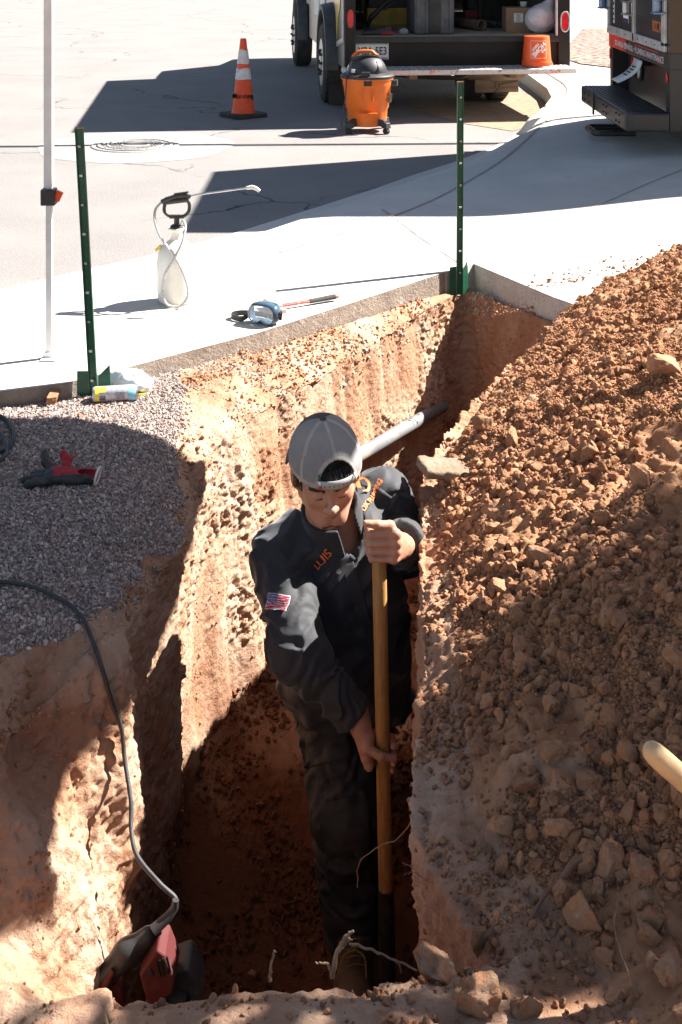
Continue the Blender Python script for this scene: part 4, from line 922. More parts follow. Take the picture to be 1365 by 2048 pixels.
M_REDD = mat('dull red plastic', (.08, .008, .008), .7, col2=(.06, .008, .008), nscale=14)
# ---- demolition hammer standing in the pit
dz = P(340, 1930, 2.80); dh = thing('demolition_hammer', 'red and black electric breaker standing in the near left corner of the trench', 'power tool', tuple(dz))
def DP(px, py, dy=0.0): return P(px, py, 2.80+dy)-dz
s0 = DP(352, 1812); 
b = MB(); b.tube([P(352, 1800, 2.82)-dz, P(350, 1815, 2.82)-dz, P(338, 1833, 2.815)-dz, DP(306, 1862)], [.0072, .0085, .0105, .0125], 14); 
b.build('cable_boot', M_BLACK, dh, smooth=True)
def hd(p):
    A0 = lambda q, dy=0: np.array(DP(*q, dy))
    d = cap_(p, A0((296, 1873), .01), A0((250, 1908)), .020, .023)
    d = sm(d, cap_(p, A0((255, 1905)), A0((205, 1957)), .027, .021), .015)
    d = sm(d, cap_(p, A0((205, 1955)), A0((150, 2030)), .022, .022), .02)
    d = sm(d, cap_(p, A0((302, 1888), .02), A0((268, 1912)), .014, .018), .01)
    return d
V, F = sdf_mesh(hd, np.array(DP(110, 2060))-[.05, .08, .05], np.array(DP(330, 1840))+[.05, .08, .05], .004)
np_mesh('rear_handle', V, F, M_BLACK, dh)
b = MB(); b.tube([DP(228, 1940, -.028), DP(208, 1975, -.026), DP(190, 2020, -.024)], [.006, .011, .010], 10); b.build('trigger', M_REDD, dh, smooth=True)
ax_ = (DP(330, 1930)-DP(300, 1870)).normalized()
pr = [DP(285, 1918), DP(320, 1868), DP(336, 1880), DP(356, 1930), DP(352, 1955), DP(312, 1985), DP(298, 1965)]
b = MB(); b.poly([q+Vector((0, -.045, 0)) for q in pr], .09, (0, 1, 0)); sh = b.build('shroud', mat('dusty red plastic', (.075, .008, .008), .75, col2=(.11, .03, .022), nscale=14, ncon=(.5, .7), bump=.15), dh, bevel=.006, seg=3)
b = MB()
for k in range(4):
    c = DP(317+7*k, 1938-3*k, -.046); b.box(c, (.0042, .004, .034), (0, R(-14), 0))
b.build('vent_slot', M_INK, sh)
b = MB(); b.box(DP(301, 1945, -.046), (.010, .004, .016), (0, R(-20), 0)); b.build('switch', M_BLACKM, sh, bevel=.001)
def mo(p):
    c = np.array(DP(366, 1956, .055)); q = (p-c)/.88
    d = np.maximum.reduce([np.abs(q[:, 0]*.94+q[:, 2]*.34)-.044, np.abs(q[:, 1])-.05, np.abs(-q[:, 0]*.34+q[:, 2]*.94)-.052])
    e = (np.abs(q[:, 0])+np.abs(q[:, 2]))-.078; return smx(d, e, .008)*.88
V, F = sdf_mesh(mo, np.array(DP(366, 1956, .055))-.09, np.array(DP(366, 1956, .055))+.09, .004)
np_mesh('motor_housing', V, F, mat('dusty black housing', (.05, .052, .055), .45, col2=(.14, .12, .10), nscale=12, ncon=(.5, .75)), dh)
b = MB(); b.tube([DP(335, 1985), DP(325, 2060), DP(318, 2170)], [.042, .045, .03], 18); b.tube([DP(318, 2170), DP(312, 2260)], [.028, .026], 14); b.build('gear_case', M_BLACK, dh, smooth=True)
zb = (-1.26-dz.z); b = MB(); b.tube([DP(313, 2250), Vector((-.03, .02, zb))], [.012, .009], 8); b.build('chisel', M_STEEL, dh, smooth=True)
b = MB(); b.poly([q+Vector((-.075, -.01, -.035)) for q in [DP(285, 1918), DP(315, 1940), DP(322, 1975), DP(300, 1995), DP(280, 1960)]], .03, (0, 1, 0)); b.build('side_cover', M_REDD, dh, bevel=.004)

# ---- pipes in the trench
M_PIPE = mat('grey drain pipe', (0.19, 0.195, 0.20), 0.65, col2=(0.14, 0.14, 0.14), nscale=8, col3=(.4, .26, .18), n3=6, c3=(.58, .75), bump=.1)
a_, e_ = P(700, 921, 4.86), P(886, 812, 5.72); a_ -= (e_-a_)*.15
b = MB(); b.tube([a_, a_.lerp(e_, .5), e_], .026, 24); o = b.build('drain_pipe', M_PIPE, smooth=True); tag(o, 'grey plastic drain pipe crossing the far end of the trench behind the worker', 'pipe')
M_CLAYP = mat('dirty concrete pipe', (0.30, 0.225, 0.16), 0.95, col2=(0.22, 0.15, 0.10), nscale=14, bump=.8, bscale=70)
V, F = sdf_mesh(lambda p: (lambda q: np.linalg.norm(np.maximum(np.abs(q)-[.085, .05, .006], 0), axis=1)-.009)((p-[.085, 0, 0]) @ np.array(Matrix.Rotation(R(8), 3, 'Y'))) + .004*pnoise(p*30) + .003*pnoise(p*80), (-.06, -.09, -.06), (.22, .09, .06), .005)
p0 = P(848, 944, 3.76); o = np_mesh('concrete_slab', V, F, M_CLAYP); o.location = p0; o.rotation_euler = (0, 0, R(12)); tag(o, 'broken flat slab of dirty concrete jutting from the top of the right trench wall', 'concrete slab')

# ---- handle of a second shovel leaning over the heap at the right edge
q0, q1 = P(1303, 1502, 2.02), P(1460, 1640, 2.03); dv_ = (q1-q0).normalized(); q2 = q0+dv_*.42
sh2 = thing('garden_tool', 'pale wooden tool handle with rounded end leaning over the heap at the right edge', 'tool handle', tuple(q2))
b = MB(); r_ = .0175; b.tube([q0-dv_*.0+dv_*t for t in (-.012, -.009, -.003, .006, .02, .2, .4)], [.004, .010, .0145, .0168, r_, r_, r_*1.05], 24); b.build('tool_handle', M_PALEWOOD, sh2, world=True, smooth=True)
b = MB(); b.tube([q2-dv_*.08, q2, q2+dv_*.05], [.019, .022, .02], 14); b.box(q2+dv_*.06, (.10, .03, .10), (0, R(40), 0)); b.build('tool_head', M_STEEL, sh2, world=True, bevel=.004)

# ---- twigs and roots
M_TWIG = mat('pale dry twig', (0.34, 0.23, 0.145), 0.9, col2=(0.2, 0.125, 0.075), nscale=40, bump=.5, bscale=150)
M_ROOT = mat('dark root', (0.16, 0.08, 0.05), 0.9, col2=(0.25, 0.14, 0.09), nscale=40, bump=.6, bscale=120)
def branch(name, label, paths, m, cat='twig', wob=.0014, seed=0):
    b = MB(); rg_ = random.Random(seed)
    for pts, r0_, r1_ in paths:
        n = 16; c = crom(pts, n); c = [v+Vector([rg_.uniform(-1, 1)*wob for _ in range(3)]) for v in c]; b.tube(c, [(r0_+(r1_-r0_)*i/(n-1))*.72*rg_.uniform(.85, 1.2) for i in range(n)], 7)
    o = b.build(name, m, smooth=True); return tag(o, label, cat)
T = lambda px, py, Y=2.05: P(px, py, Y)
branch('twig', 'pale branching dry twig standing up from the near lip in front of the boot', [([T(664, 1955), T(672, 1915), T(685, 1885), T(697, 1868), T(706, 1861)], .006, .0025), ([T(685, 1888), T(695, 1878), T(704, 1880)], .003, .0015), ([T(664, 1940), T(652, 1928), T(632, 1925)], .0035, .0015), ([T(676, 1905), T(690, 1890), T(700, 1880)], .003, .001)], M_TWIG)
branch('twig', 'short thin pale twig sticking up from the lip left of the branching one', [([T(541, 1962), T(543, 1930), T(549, 1900)], .0035, .0015), ([T(546, 1915), T(550, 1905), T(553, 1905)], .002, .001)], M_TWIG, seed=3)
branch('root', 'thin curved root reaching from the branching twig to the right trench corner', [([T(700, 1886, 2.1), T(730, 1895, 2.1), T(770, 1912, 2.1), T(800, 1925, 2.1), T(835, 1940, 2.08)], .0032, .002), ([T(790, 1920, 2.1), T(800, 1932, 2.1), T(805, 1945, 2.1)], .002, .001)], M_TWIG, 'root', seed=4)
branch('root', 'long hair thin root curving out of the right wall across the trouser leg', [([T(838, 1628, 2.6), T(820, 1650, 2.62), T(790, 1680, 2.64), T(745, 1700, 2.66), T(720, 1720, 2.66), T(715, 1750, 2.66), T(717, 1775, 2.66)], .0018, .0012)], M_TWIG, 'root', seed=5, wob=.002)
branch('root', 'frayed root hair poking out of the right wall low down', [([T(880, 1765, 2.25), T(850, 1760, 2.3), T(830, 1740, 2.33), T(805, 1725, 2.34)], .0018, .0008), ([T(845, 1755, 2.3), T(825, 1745, 2.3), T(810, 1750, 2.3)], .001, .0006)], M_TWIG, 'root', seed=6)
def on_pile(px, py, up=.006):
    h, nn = hit_px(px, py); return h+Vector((0, 0, up))
branch('root', 'thick dark root lying across the clods on the lower heap', [([on_pile(1060, 1850), on_pile(1085, 1812, .012), on_pile(1120, 1785, .02), on_pile(1150, 1752, .025), on_pile(1190, 1732, .02)], .004, .0085), ([on_pile(1135, 1768, .02), on_pile(1138, 1790, .015)], .004, .002)], M_ROOT, 'root', seed=7)
branch('root', 'thin pale root hanging down the near end of the heap', [([on_pile(1235, 1830, .02), on_pile(1230, 1870, .02), on_pile(1240, 1925, .02), on_pile(1262, 1990, .02)], .002, .0012)], M_TWIG, 'root', seed=8)
# ============================================================ SERVICE TRUCK (left) — local x right, y forward, z up
M_WRAP = mat('vehicle wrap grey', (0.20, 0.185, 0.165), 0.3, col2=(0.16, 0.15, 0.14), nscale=1.5, spec=.5)
M_WRAPY = mat('vehicle wrap yellow', (0.72, 0.50, 0.10), 0.3, spec=.5)
M_BODYB = mat('black truck paint', (0.012, 0.011, 0.011), 0.45, col2=(0.024, 0.019, 0.016), nscale=3, bump=.05, spec=.3)
M_DECK = mat('worn plywood deck', (0.46, 0.39, 0.30), 0.85, col2=(0.34, 0.28, 0.22), nscale=5, bump=.3, bscale=50, col3=(.2, .16, .13), n3=9, c3=(.6, .7))
M_TAPE = mat('worn reflective tape', (0.62, 0.55, 0.52), 0.5, col2=(0.75, 0.28, 0.22), nscale=9, ncon=(.56, .62), col3=(.22, .2, .19), n3=26, c3=(.6, .64))
M_DIAMOND = mat('diamond plate', (0.60, 0.59, 0.57), 0.45, metal=0.5, col2=(0.4, 0.39, 0.38), nscale=40, bump=1.0, bscale=55, bdist=.01)
M_RUSTY = mat('rusty chassis', (0.15, 0.09, 0.06), 0.85, col2=(0.26, 0.17, 0.11), nscale=9, bump=.4)
tk = thing('service_truck', 'box service truck with its rear wide open full of tools, parked by the kerb', 'truck', (.035, 11.62, 0.0), R(6))
W_ = 2.06; H_ = 2.33; DZ = .715; LEN = 3.9
b = MB(); b.box((-.0+.01, LEN/2, (.42+H_)/2), (.03, LEN, H_-.42)); b.box((W_-.01, LEN/2, (.45+H_)/2), (.03, LEN, H_-.45)); b.box((W_/2, LEN/2, H_+.012), (W_+.02, LEN, .025)); b.box((W_/2, LEN-.02, (DZ+H_)/2), (W_-.06, .03, H_-DZ-.02))
b.build('cargo_body', M_WRAP, tk, bevel=.01)
b = MB(); b.box((W_/2, LEN/2-.03, DZ-.025), (W_-.06, LEN-.1, .05)); b.build('cargo_deck', M_DECK, tk)
b = MB(); b.box((W_/2, .012, DZ-.03), (W_-.18, .05, .055)); b.build('deck_edge', M_BLACKM, tk, bevel=.006)
b = MB(); b.box((W_/2, .045, .565), (W_-.18, .03, .25)); pnl = b.build('rear_panel', M_BODYB, tk)
for nm, x0 in (('rear_pillar', .045), ('rear_pillar', W_-.055)):
    b = MB(); b.box((x0, .03, (.42+H_)/2), (.10 if x0 < 1 else .11, .09, H_-.42)); p_ = b.build(nm, M_BODYB, tk, bevel=.01)
    cx_ = x0-.0; z_ = 1.6-(37+124)/223.+.0 if x0 < 1 else 1.6-(45+124)/223.
    b = MB(); q = [(.03*math.cos(a), -.02, .085*math.copysign(abs(math.sin(a))**.6, math.sin(a))) for a in np.linspace(0, 2*PI, 28)[:-1]]
    b.poly([Vector(v)+Vector((cx_+.004, 0, z_)) for v in q], .012, (0, 1, 0)); tl = b.build('tail_light', M_REDLENS, tk, bevel=.004)
    b = MB(); b.tube([Vector((v[0]*1.25+cx_+.004, -.018, v[2]*1.08+z_)) for v in q+[q[0], q[1]]], .008, 8); b.build('light_rim', M_RUBBER if x0 < 1 else M_STEEL, tl, smooth=True)
b = MB(); b.box((W_/2, .03, H_-.06), (W_-.2, .07, .12)); b.build('rear_header', M_BODYB, tk)
b = MB(); b.box((W_-.12, .02, 1.5), (.012, .05, 1.6)); b.build('door_seal', M_WHITE, tk)
b = MB(); b.box((W_/2-.035, -.175, .425), (W_+.0, .34, .05)); bp = b.build('rear_bumper', M_DIAMOND, tk, bevel=.012)
b = MB()
for k in range(11):
    x0 = -.03+k*.186; b.box((x0+.093, -.348, .425), (.18, .004, .038))
b.build('reflective_tape', M_TAPE, bp)
b = MB(); rg_ = random.Random(3)
for i in range(46):
    for j in range(7): b.box((-.02+i*.044+.01*(j % 2), -.32+j*.045, .452), (.026, .006, .004), (0, 0, R(45 if (i+j) % 2 else -45)))
b.build('tread_bar', M_STEEL, bp)
for x_ in (.6, 1.5):
    b = MB(); b.box((x_, .08, .37), (.07, .42, .05)); b.build('bumper_bracket', M_RUSTY, tk)
b = MB(); b.box((.55, 2.45, .5), (.09, 4.5, .12)); b.box((1.5, 2.45, .5), (.09, 4.5, .12)); b.box((1.03, .55, .36), (.9, .06, .06)); b.tube([(.1, 1.1, .38), (1.95, 1.1, .38)], .05, 10); b.lathe([(.02, -.12), (.13, -.09), (.15, 0), (.13, .09), (.02, .12)], c=(1.0, 1.1, .38), M=Matrix.Rotation(R(90), 3, 'Y'), n=18); b.build('chassis', M_RUSTY, tk)
b = MB(); b.tube(crom([(.25, .25, .38), (.7, .2, .33), (1.1, .3, .31), (1.25, .5, .36)], 20), .02, 8); b.build('exhaust_pipe', M_BLACKM, tk, smooth=True)
M_TANK = mat('dusty tan tank', (0.30, 0.235, 0.17), 0.6, col2=(0.2, 0.15, 0.1), nscale=6, bump=.2)
b = MB(); b.tube([(1.18, .62, .36), (1.25, .60, .335), (1.5, .58, .33), (1.75, .60, .335), (1.82, .62, .36)], [.05, .085, .09, .085, .05], 16); b.build('air_tank', M_TANK, tk, smooth=True)
b = MB(); b.box((1.54, .7, .22), (.42, .02, .20)); b.box((1.54, .685, .22), (.02, .012, .2)); b.box((1.54, .685, .15), (.42, .012, .02)); b.box((1.66, .68, .20), (.2, .012, .02), (0, R(-10), 0)); b.build('skid_plate', M_TANK, tk)
def wheel(name, parent, x, y, r=.385, w=.2, side=-1, rim=True):
    RY = Matrix.Rotation(R(90), 3, 'Y'); b = MB(); b.lathe([(r*.58, -w*.46), (r*.75, -w/2), (r*.93, -w*.47), (r, -w*.36), (r, w*.36), (r*.93, w*.47), (r*.75, w/2), (r*.58, w*.46)], c=(x, y, r), M=RY, n=48); ty = b.build('wheel', M_RUBBER, parent, smooth=True)
    b = MB()
    for k in range(44):
        a = 2*PI*k/44; b.box((x, y+r*math.cos(a)*1.003, r+r*math.sin(a)*1.003), (w*.66, .016, .012), (a-PI/2, 0, 0))
    b.build('tread', M_RUBBER, ty)
    b = MB(); b.lathe([(r*.6, -w*.47), (r*.52, -w*.3), (r*.45, -w*.1), (r*.2, -w*.12), (r*.16, -w*.5), (.01, -w*.52)], c=(x, y, r), M=RY if side < 0 else Matrix.Rotation(R(-90), 3, 'Y'), n=40); rm = b.build('rim', M_STEEL, ty, smooth=True)
    b = MB()
    for k in range(8):
        a = 2*PI*k/8; b.tube([(x+side*w*.1, y+r*.3*math.cos(a), r+r*.3*math.sin(a)), (x+side*w*.62, y+r*.3*math.cos(a), r+r*.3*math.sin(a))], .014, 6)
    b.build('lug_nut', M_BLACKM, ty); return ty
wheel('wheel', tk, -.02, 1.12); wheel('wheel', tk, .22, 1.12); wheel('wheel', tk, 1.36, 1.12, side=1); wheel('wheel', tk, 1.62, 1.12, side=1); wheel('wheel', tk, -.03, 4.75, w=.22); wheel('wheel', tk, 1.9, 4.75, side=1, w=.22)
for yc in (1.12, 4.75):                                                 # flares over the left wheels
    V = []; F = []
    for k in range(25):
        a = PI*k/24-.12*(1 if k == 0 else 0); 
        for rr_, x in ((.47, .0), (.475, -.06), (.50, -.115), (.55, -.115), (.57, 0)): V.append((x, yc+rr_*math.cos(a), .36+rr_*1.08*math.sin(a)))
    F = [(5*k+j, 5*k+j+1, 5*k+j+6, 5*k+j+5) for k in range(24) for j in range(4)]
    np_mesh('wheel_flare', V, F, M_BLACK, tk)
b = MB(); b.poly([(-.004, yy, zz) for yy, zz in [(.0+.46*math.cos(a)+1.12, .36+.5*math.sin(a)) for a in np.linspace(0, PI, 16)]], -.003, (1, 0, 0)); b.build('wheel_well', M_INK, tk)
b = MB(); b.box((-.012, .32, .64), (.012, .6, .05), (R(-8), 0, 0)); b.box((-.012, 1.9, .72), (.012, .8, .05)); b.box((-.014, .04, 1.2), (.012, .05, 1.0)); rv = b.build('side_trim', M_ALU, tk)
b = MB()
for k in range(6): b.tube([(-.018, .08+.09*k, .66-.0125*k), (-.024, .08+.09*k, .66-.0125*k)], .008, 8)
b.build('rivet', M_STEEL, rv)
pt = [(-.009, .62, .58), (-.009, .50, .85), (-.009, .35, .95), (-.009, .18, 1.2), (-.009, .12, 1.5), (-.009, .5, 1.7), (-.009, .55, 1.3), (-.009, .68, 1.1), (-.009, .8, .98), (-.009, .7, .9)]
b = MB(); b.poly(pt, -.003, (1, 0, 0)); b.build('yellow_swoosh', M_WRAPY, tk)
for y0 in (2.1, 2.75):
    b = MB(); b.box((-.012, y0, .95), (.012, .55, .4)); b.build('side_locker', M_WHITE, tk, bevel=.006)
b = MB(); b.box((.18, .78, .19), (.5, .012, .36)); b.build('mud_flap', M_RUBBER, tk)
# cab
b = MB(); b.poly([(.05, 3.92, .45), (.05, 5.9, .45), (.05, 5.95, .95), (.05, 5.2, 1.15), (.05, 4.75, 1.85), (.05, 3.92, 1.9)], 1.92, (1, 0, 0)); cb2 = b.build('cab', M_WHITE, tk, bevel=.04)
b = MB(); b.poly([(.042, 4.15, 1.2), (.042, 4.95, 1.2), (.042, 4.68, 1.7), (.042, 4.15, 1.72)], .004, (1, 0, 0)); b.build('side_window', mat('dark glass', (.02, .025, .03), .08, spec=.8), cb2)
# licence plate
b = MB(); b.box((.245, .022, .585), (.305, .004, .155)); lp = b.build('licence_plate', mat('plate white', (.72, .72, .70), .4), tk, bevel=.002)
b = MB(); b.box((.245, .0185, .652), (.29, .002, .018)); b.build('plate_band', mat('plate green', (.25, .42, .34), .5), lp); b = MB(); b.box((.245, .0185, .518), (.29, .002, .018)); b.build('plate_foot', mat('plate violet', (.28, .16, .36), .5, col2=(.6, .35, .3), nscale=20), lp)
def ltext(body, x, z, y, size, m, parent, sx=1.0, bold=0.0, rot=0.0, ls=1.0, name='lettering'):
    M = Matrix.Translation((x, y, z)) @ Matrix.Rotation(R(90), 4, 'X') @ Matrix.Rotation(rot, 4, 'Z'); return flat_text(name, body, M, size, m, parent, False, bold, ls, sx)
ltext('X2A 5E3', .25, .583, .0165, .098, M_INK, lp, sx=.74, bold=.0012); ltext('26', .375, .651, .0155, .018, M_INK, lp)
def TK(px, py, y=0.0):                                                  # a pixel to truck-local x, z at local depth y
    Yw = 11.66+y; q = P(px, py, Yw); return ((q.x-.035-y*-.1045)/.995, q.z)
def inside(name, label, cat, px, y, z=DZ, rz=0.0):
    x, _ = TK(px, 50, y); M = wmat(tk) @ Matrix.Translation((x, y, z)); return thing(name, label, cat, tuple(M.translation), R(6)+rz)
# dark interior shelving, part of the truck
b = MB()
for zz in (1.0, 1.35, 1.7): b.box((.35, 2.6, zz), (.5, 2.3, .02)); b.box((1.75, 2.6, zz), (.45, 2.3, .02))
for xx in (.1, .58, 1.55, 1.95): 
    for yy in (1.5, 3.7): b.box((xx, yy, 1.4), (.03, .03, 1.35))
b.build('shelf_rack', M_BLACKM, tk)
# tote
tt = inside('storage_tote', 'large dark grey plastic storage tote standing in the open truck', 'storage box', 861, .45)
M_TOTE = mat('dark grey tote', (.075, .08, .09), .6, col2=(.13, .13, .135), nscale=10, bump=.15)
b = MB(); b.box((0, 0, .24), (.37, .5, .48), taper=1.0); b.build('tote_body', M_TOTE, tt, bevel=.02)
b = MB()
for x in (-.15, -.07, .07, .15): b.box((x, -.256, .22), (.03, .014, .42))
b.build('tote_rib', M_TOTE, tt, bevel=.004); b = MB(); b.box((0, -.264, .24), (.11, .02, .44)); b.build('center_panel', M_BLACK, tt, bevel=.004); b = MB(); b.box((0, 0, .49), (.43, .56, .05)); b.build('tote_lid', M_TOTE, tt, bevel=.01)
# cardboard box
bx = inside('cardboard_box', 'brown cardboard box with a white shipping label in the truck', 'box', 1037, .55, rz=R(-4)); M_CARD = mat('cardboard', (.34, .22, .14), .9, col2=(.28, .18, .11), nscale=8)
b = MB(); b.box((0, 0, .115), (.235, .25, .23)); b.build('carton', M_CARD, bx, bevel=.003); b = MB(); b.box((.0, -.127, .135), (.085, .002, .085)); lb = b.build('shipping_label', M_WHITEINK, bx)
b = MB()
for k in range(7): b.box((-.004*(k % 2), -.129, .168-.011*k), (.06-.012*(k % 3), .001, .004))
b.build('label_print', M_INK, lb)
cu = inside('paper_cup', 'white paper cup resting on top of the cardboard box', 'cup', 1052, .6, z=DZ+.232); b = MB(); b.lathe([(.028, 0), (.038, .045), (.041, .047), (.036, .045), (.001, .01)], n=24); b.build('cup_body', M_WHITE, cu, smooth=True)
# white bag
bg_ = inside('plastic_bag', 'knotted white plastic bag of rubbish with pink print at the right side of the truck', 'plastic bag', 1091, .28)
M_BAG = mat('thin white bag', (.72, .72, .74), .3, col2=(.55, .55, .6), nscale=7, col3=(.75, .25, .38), n3=6, c3=(.62, .66), spec=.6)
def bag(p): return sm(ell(p, (-.02, 0, .13), (.15, .12, .14)), cap_(p, (.03, 0, .2), (.09, 0, .345), .09, .02), .05)+.012*np.abs(pnoise(p*[16, 16, 9]))+.006*np.abs(pnoise(p*38))
V, F = sdf_mesh(bag, (-.21, -.17, -.02), (.2, .17, .40), .009); V[:, 2] = np.maximum(V[:, 2], .002); np_mesh('bag_body', V, F, M_BAG, bg_)
b = MB(); b.tube([(.09, 0, .34), (.10, 0, .36), (.13, .01, .40)], [.014, .01, .03], 10); b.build('bag_knot', M_BAG, bg_, smooth=True)
# pipes, scrap
for i, (px0, px1, r_, y0, y1, lab, mm) in enumerate([(968, 905, .052, .62, 1.25, 'larger dark pipe lying on the truck deck', M_BLACK), (1000, 950, .032, .95, 1.5, 'smaller dark pipe lying behind the larger one on the truck deck', M_BLACK)]):
    xa, xb_ = TK(px0, 45, y0)[0], TK(px1, 45, y1)[0]; M = wmat(tk); o_ = thing('scrap_pipe', lab, 'pipe', tuple(M @ Vector((xa, y0, DZ))), R(6)); b = MB(); b.tube([(0, 0, r_), (xb_-xa, y1-y0, r_)], r_, 22, cap=False); o = b.build('pipe_wall', mat('old brown pipe', (.10, .075, .055), .8, col2=(.17, .13, .09), nscale=12), o_, smooth=True); sd2 = o.modifiers.new('s', 'SOLIDIFY'); sd2.thickness = .008
br = inside('brick', 'dark red brick lying on the truck deck behind the pipes', 'brick', 948, 1.7, z=DZ+.06); b = MB(); b.box((0, 0, .04), (.17, .08, .08)); b.build('brick_block', mat('brick', (.26, .06, .05), .9, bump=.5), br, bevel=.004)
b = MB(); b.box((0, 0, -.03), (.3, .3, .06)); b.build('mortar_board', M_BLACK, br)
op = inside('orange_peel', 'piece of orange peel lying on the truck deck by the box', 'orange peel', 1036, .16); b = MB(); b.tube(crom([(-.03, 0, .02), (-.02, 0, .006), (.0, 0, .003), (.02, 0, .006), (.033, 0, .02)], 14), [.004, .010, .013, .010, .004], 8, flat=.5); b.build('peel', M_ORANGE, op, smooth=True)
dp = inside('dustpan', 'black dustpan with a red edge lying at the left end of the truck deck', 'dustpan', 765, .2, rz=R(8)); b = MB(); b.poly([(-.2, -.02, .01), (.06, -.05, .01), (.11, .05, .02), (-.12, .16, .05)], .012); b.poly([(-.2, -.02, .022), (.06, -.05, .022), (.07, -.04, .07), (-.14, .02, .03)], .008, (0, .3, 1)); b.build('pan', M_BLACK, dp, bevel=.003)
b = MB(); b.poly([(-.02, -.06, .008), (.09, -.06, .01), (.12, .06, .02), (.09, .08, .05), (.03, -.0, .055)], .015); b.build('pan_edge', M_RED, dp, bevel=.003)
rgx = inside('rag', 'crumpled grey rag beside the dustpan on the truck deck', 'rag', 808, .2); V, F = sdf_mesh(lambda p: ell(p, (0, 0, .03), (.045, .04, .035))+.008*np.abs(pnoise(p*50)), (-.07, -.06, -.02), (.07, .06, .09), .006); np_mesh('cloth', V, F, mat('grey rag', (.35, .34, .35), .9, col2=(.2, .2, .2), nscale=40), rgx)
vx = inside('hand_tool', 'long dark grip tool slanting up at the left of the truck interior', 'tool', 745, .7); b = MB(); b.tube([(-.02, 0, .12), (.12, 0, .26), (.3, .02, .40)], [.028, .02, .016], 10); b.tube([(.1, -.02, .20), (.2, -.02, .27)], .012, 8); b.tube([(-.02, 0, .12), (-.04, .1, .0)], .02, 8); b.build('tool_shaft', M_BLACK, vx, smooth=True)
yb = inside('tool_case', 'yellow and black tool case deep inside the truck on the left', 'tool case', 775, 1.6); b = MB(); b.box((0, 0, .09), (.45, .3, .18)); b.build('case_body', mat('dusty yellow', (.5, .36, .06), .6, col2=(.3, .2, .05), nscale=8), yb, bevel=.01); b = MB(); b.box((0, 0, .26), (.42, .3, .16)); b.build('case_top', M_BLACK, yb, bevel=.01)
b3 = inside('tool_bin', 'black plastic bin standing deep inside the truck behind the pipes', 'storage box', 985, 1.9); b = MB(); b.box((0, 0, .22), (.55, .3, .44)); b.build('bin_body', M_BLACK, b3, bevel=.02); b = MB(); b.box((0, 0, .45), (.6, .34, .03)); b.build('bin_rim', M_TOTE, b3, bevel=.008)
# orange bucket, upside down on the bumper
xb2 = TK(1079, 140, -.18)[0]; M = wmat(tk) @ Matrix.Translation((xb2, -.18, .455)); bk = thing('orange_bucket', 'orange home store bucket standing upside down on the rear bumper of the truck', 'bucket', tuple(M.translation), R(6))
M_BUCK = mat('orange bucket plastic', (0.90, 0.12, 0.025), 0.4, col2=(0.8, 0.1, 0.02), nscale=6)
b = MB(); b.lathe([(.001, .272), (.106, .272), (.112, .268), (.128, .05), (.134, .048), (.136, .03), (.132, .028), (.134, .012), (.131, .0), (.118, .0)], n=48); b.build('bucket_body', M_BUCK, bk, smooth=True)
b = MB(); b.tube(crom([(.134, 0, .035), (.138, -.03, .02), (.10, -.10, .004), (0, -.142, .003), (-.1, -.1, .004), (-.135, 0, .035)], 40), .0025, 6); b.build('wire_handle', M_STEEL, bk, smooth=True)
bv = bvh_of(bk.children[0]); cB = bk.matrix_world if False else Vector(M.translation); Mf = frame(cB+Vector((-.0, -.16, .158)), (1, 0, 0), (0, 0, 1))
def bdecal(body, size, dx, dz_, rot, bold=0.0, name='lettering', sxx=1.0):
    me = text_mesh(body, size, 0, bold); me.transform(Matrix.Diagonal((sxx, 1, 1, 1))); me.transform(Matrix.Rotation(rot, 4, 'Z')); me.transform(Matrix.Translation((dx, dz_, 0))); wrap_mesh(me, bv, Mf, .3, .0012); link_mesh(name, me, M_WHITEINK, bk, True)
rt = R(180+48); ux, uz = math.cos(rt), math.sin(rt); vx_, vz_ = -uz, ux
bdecal('HOME', .052, 0, 0, rt, .002, sxx=1.05); bdecal('THE', .026, vx_*.036+ux*-.02, vz_*.036+uz*-.02, rt, .0012); bdecal('DEPOT', .026, -vx_*.036+ux*.006, -vz_*.036+uz*.006, rt, .0012)
fr_ = bpy.data.meshes.new('frame'); bb = bmesh.new(); s_ = .077; t_ = .0022
for (x0, x1, z0, z1) in ((-s_, s_, s_-t_, s_), (-s_, s_, -s_, -s_+t_), (-s_, -s_+t_, -s_, s_), (s_-t_, s_, -s_, s_)):
    n = 12; 
    for k in range(n):
        if x1-x0 > z1-z0: xa, xc, za, zc2 = x0+(x1-x0)*k/n, x0+(x1-x0)*(k+1)/n, z0, z1
        else: xa, xc, za, zc2 = x0, x1, z0+(z1-z0)*k/n, z0+(z1-z0)*(k+1)/n
        bb.faces.new([bb.verts.new((xa*.88, za, 0)), bb.verts.new((xc*.88, za, 0)), bb.verts.new((xc*.88, zc2, 0)), bb.verts.new((xa*.88, zc2, 0))])
bb.to_mesh(fr_); bb.free(); wrap_mesh(fr_, bv, Mf, .3, .0012, False); link_mesh('logo_frame', fr_, M_WHITEINK, bk, True)

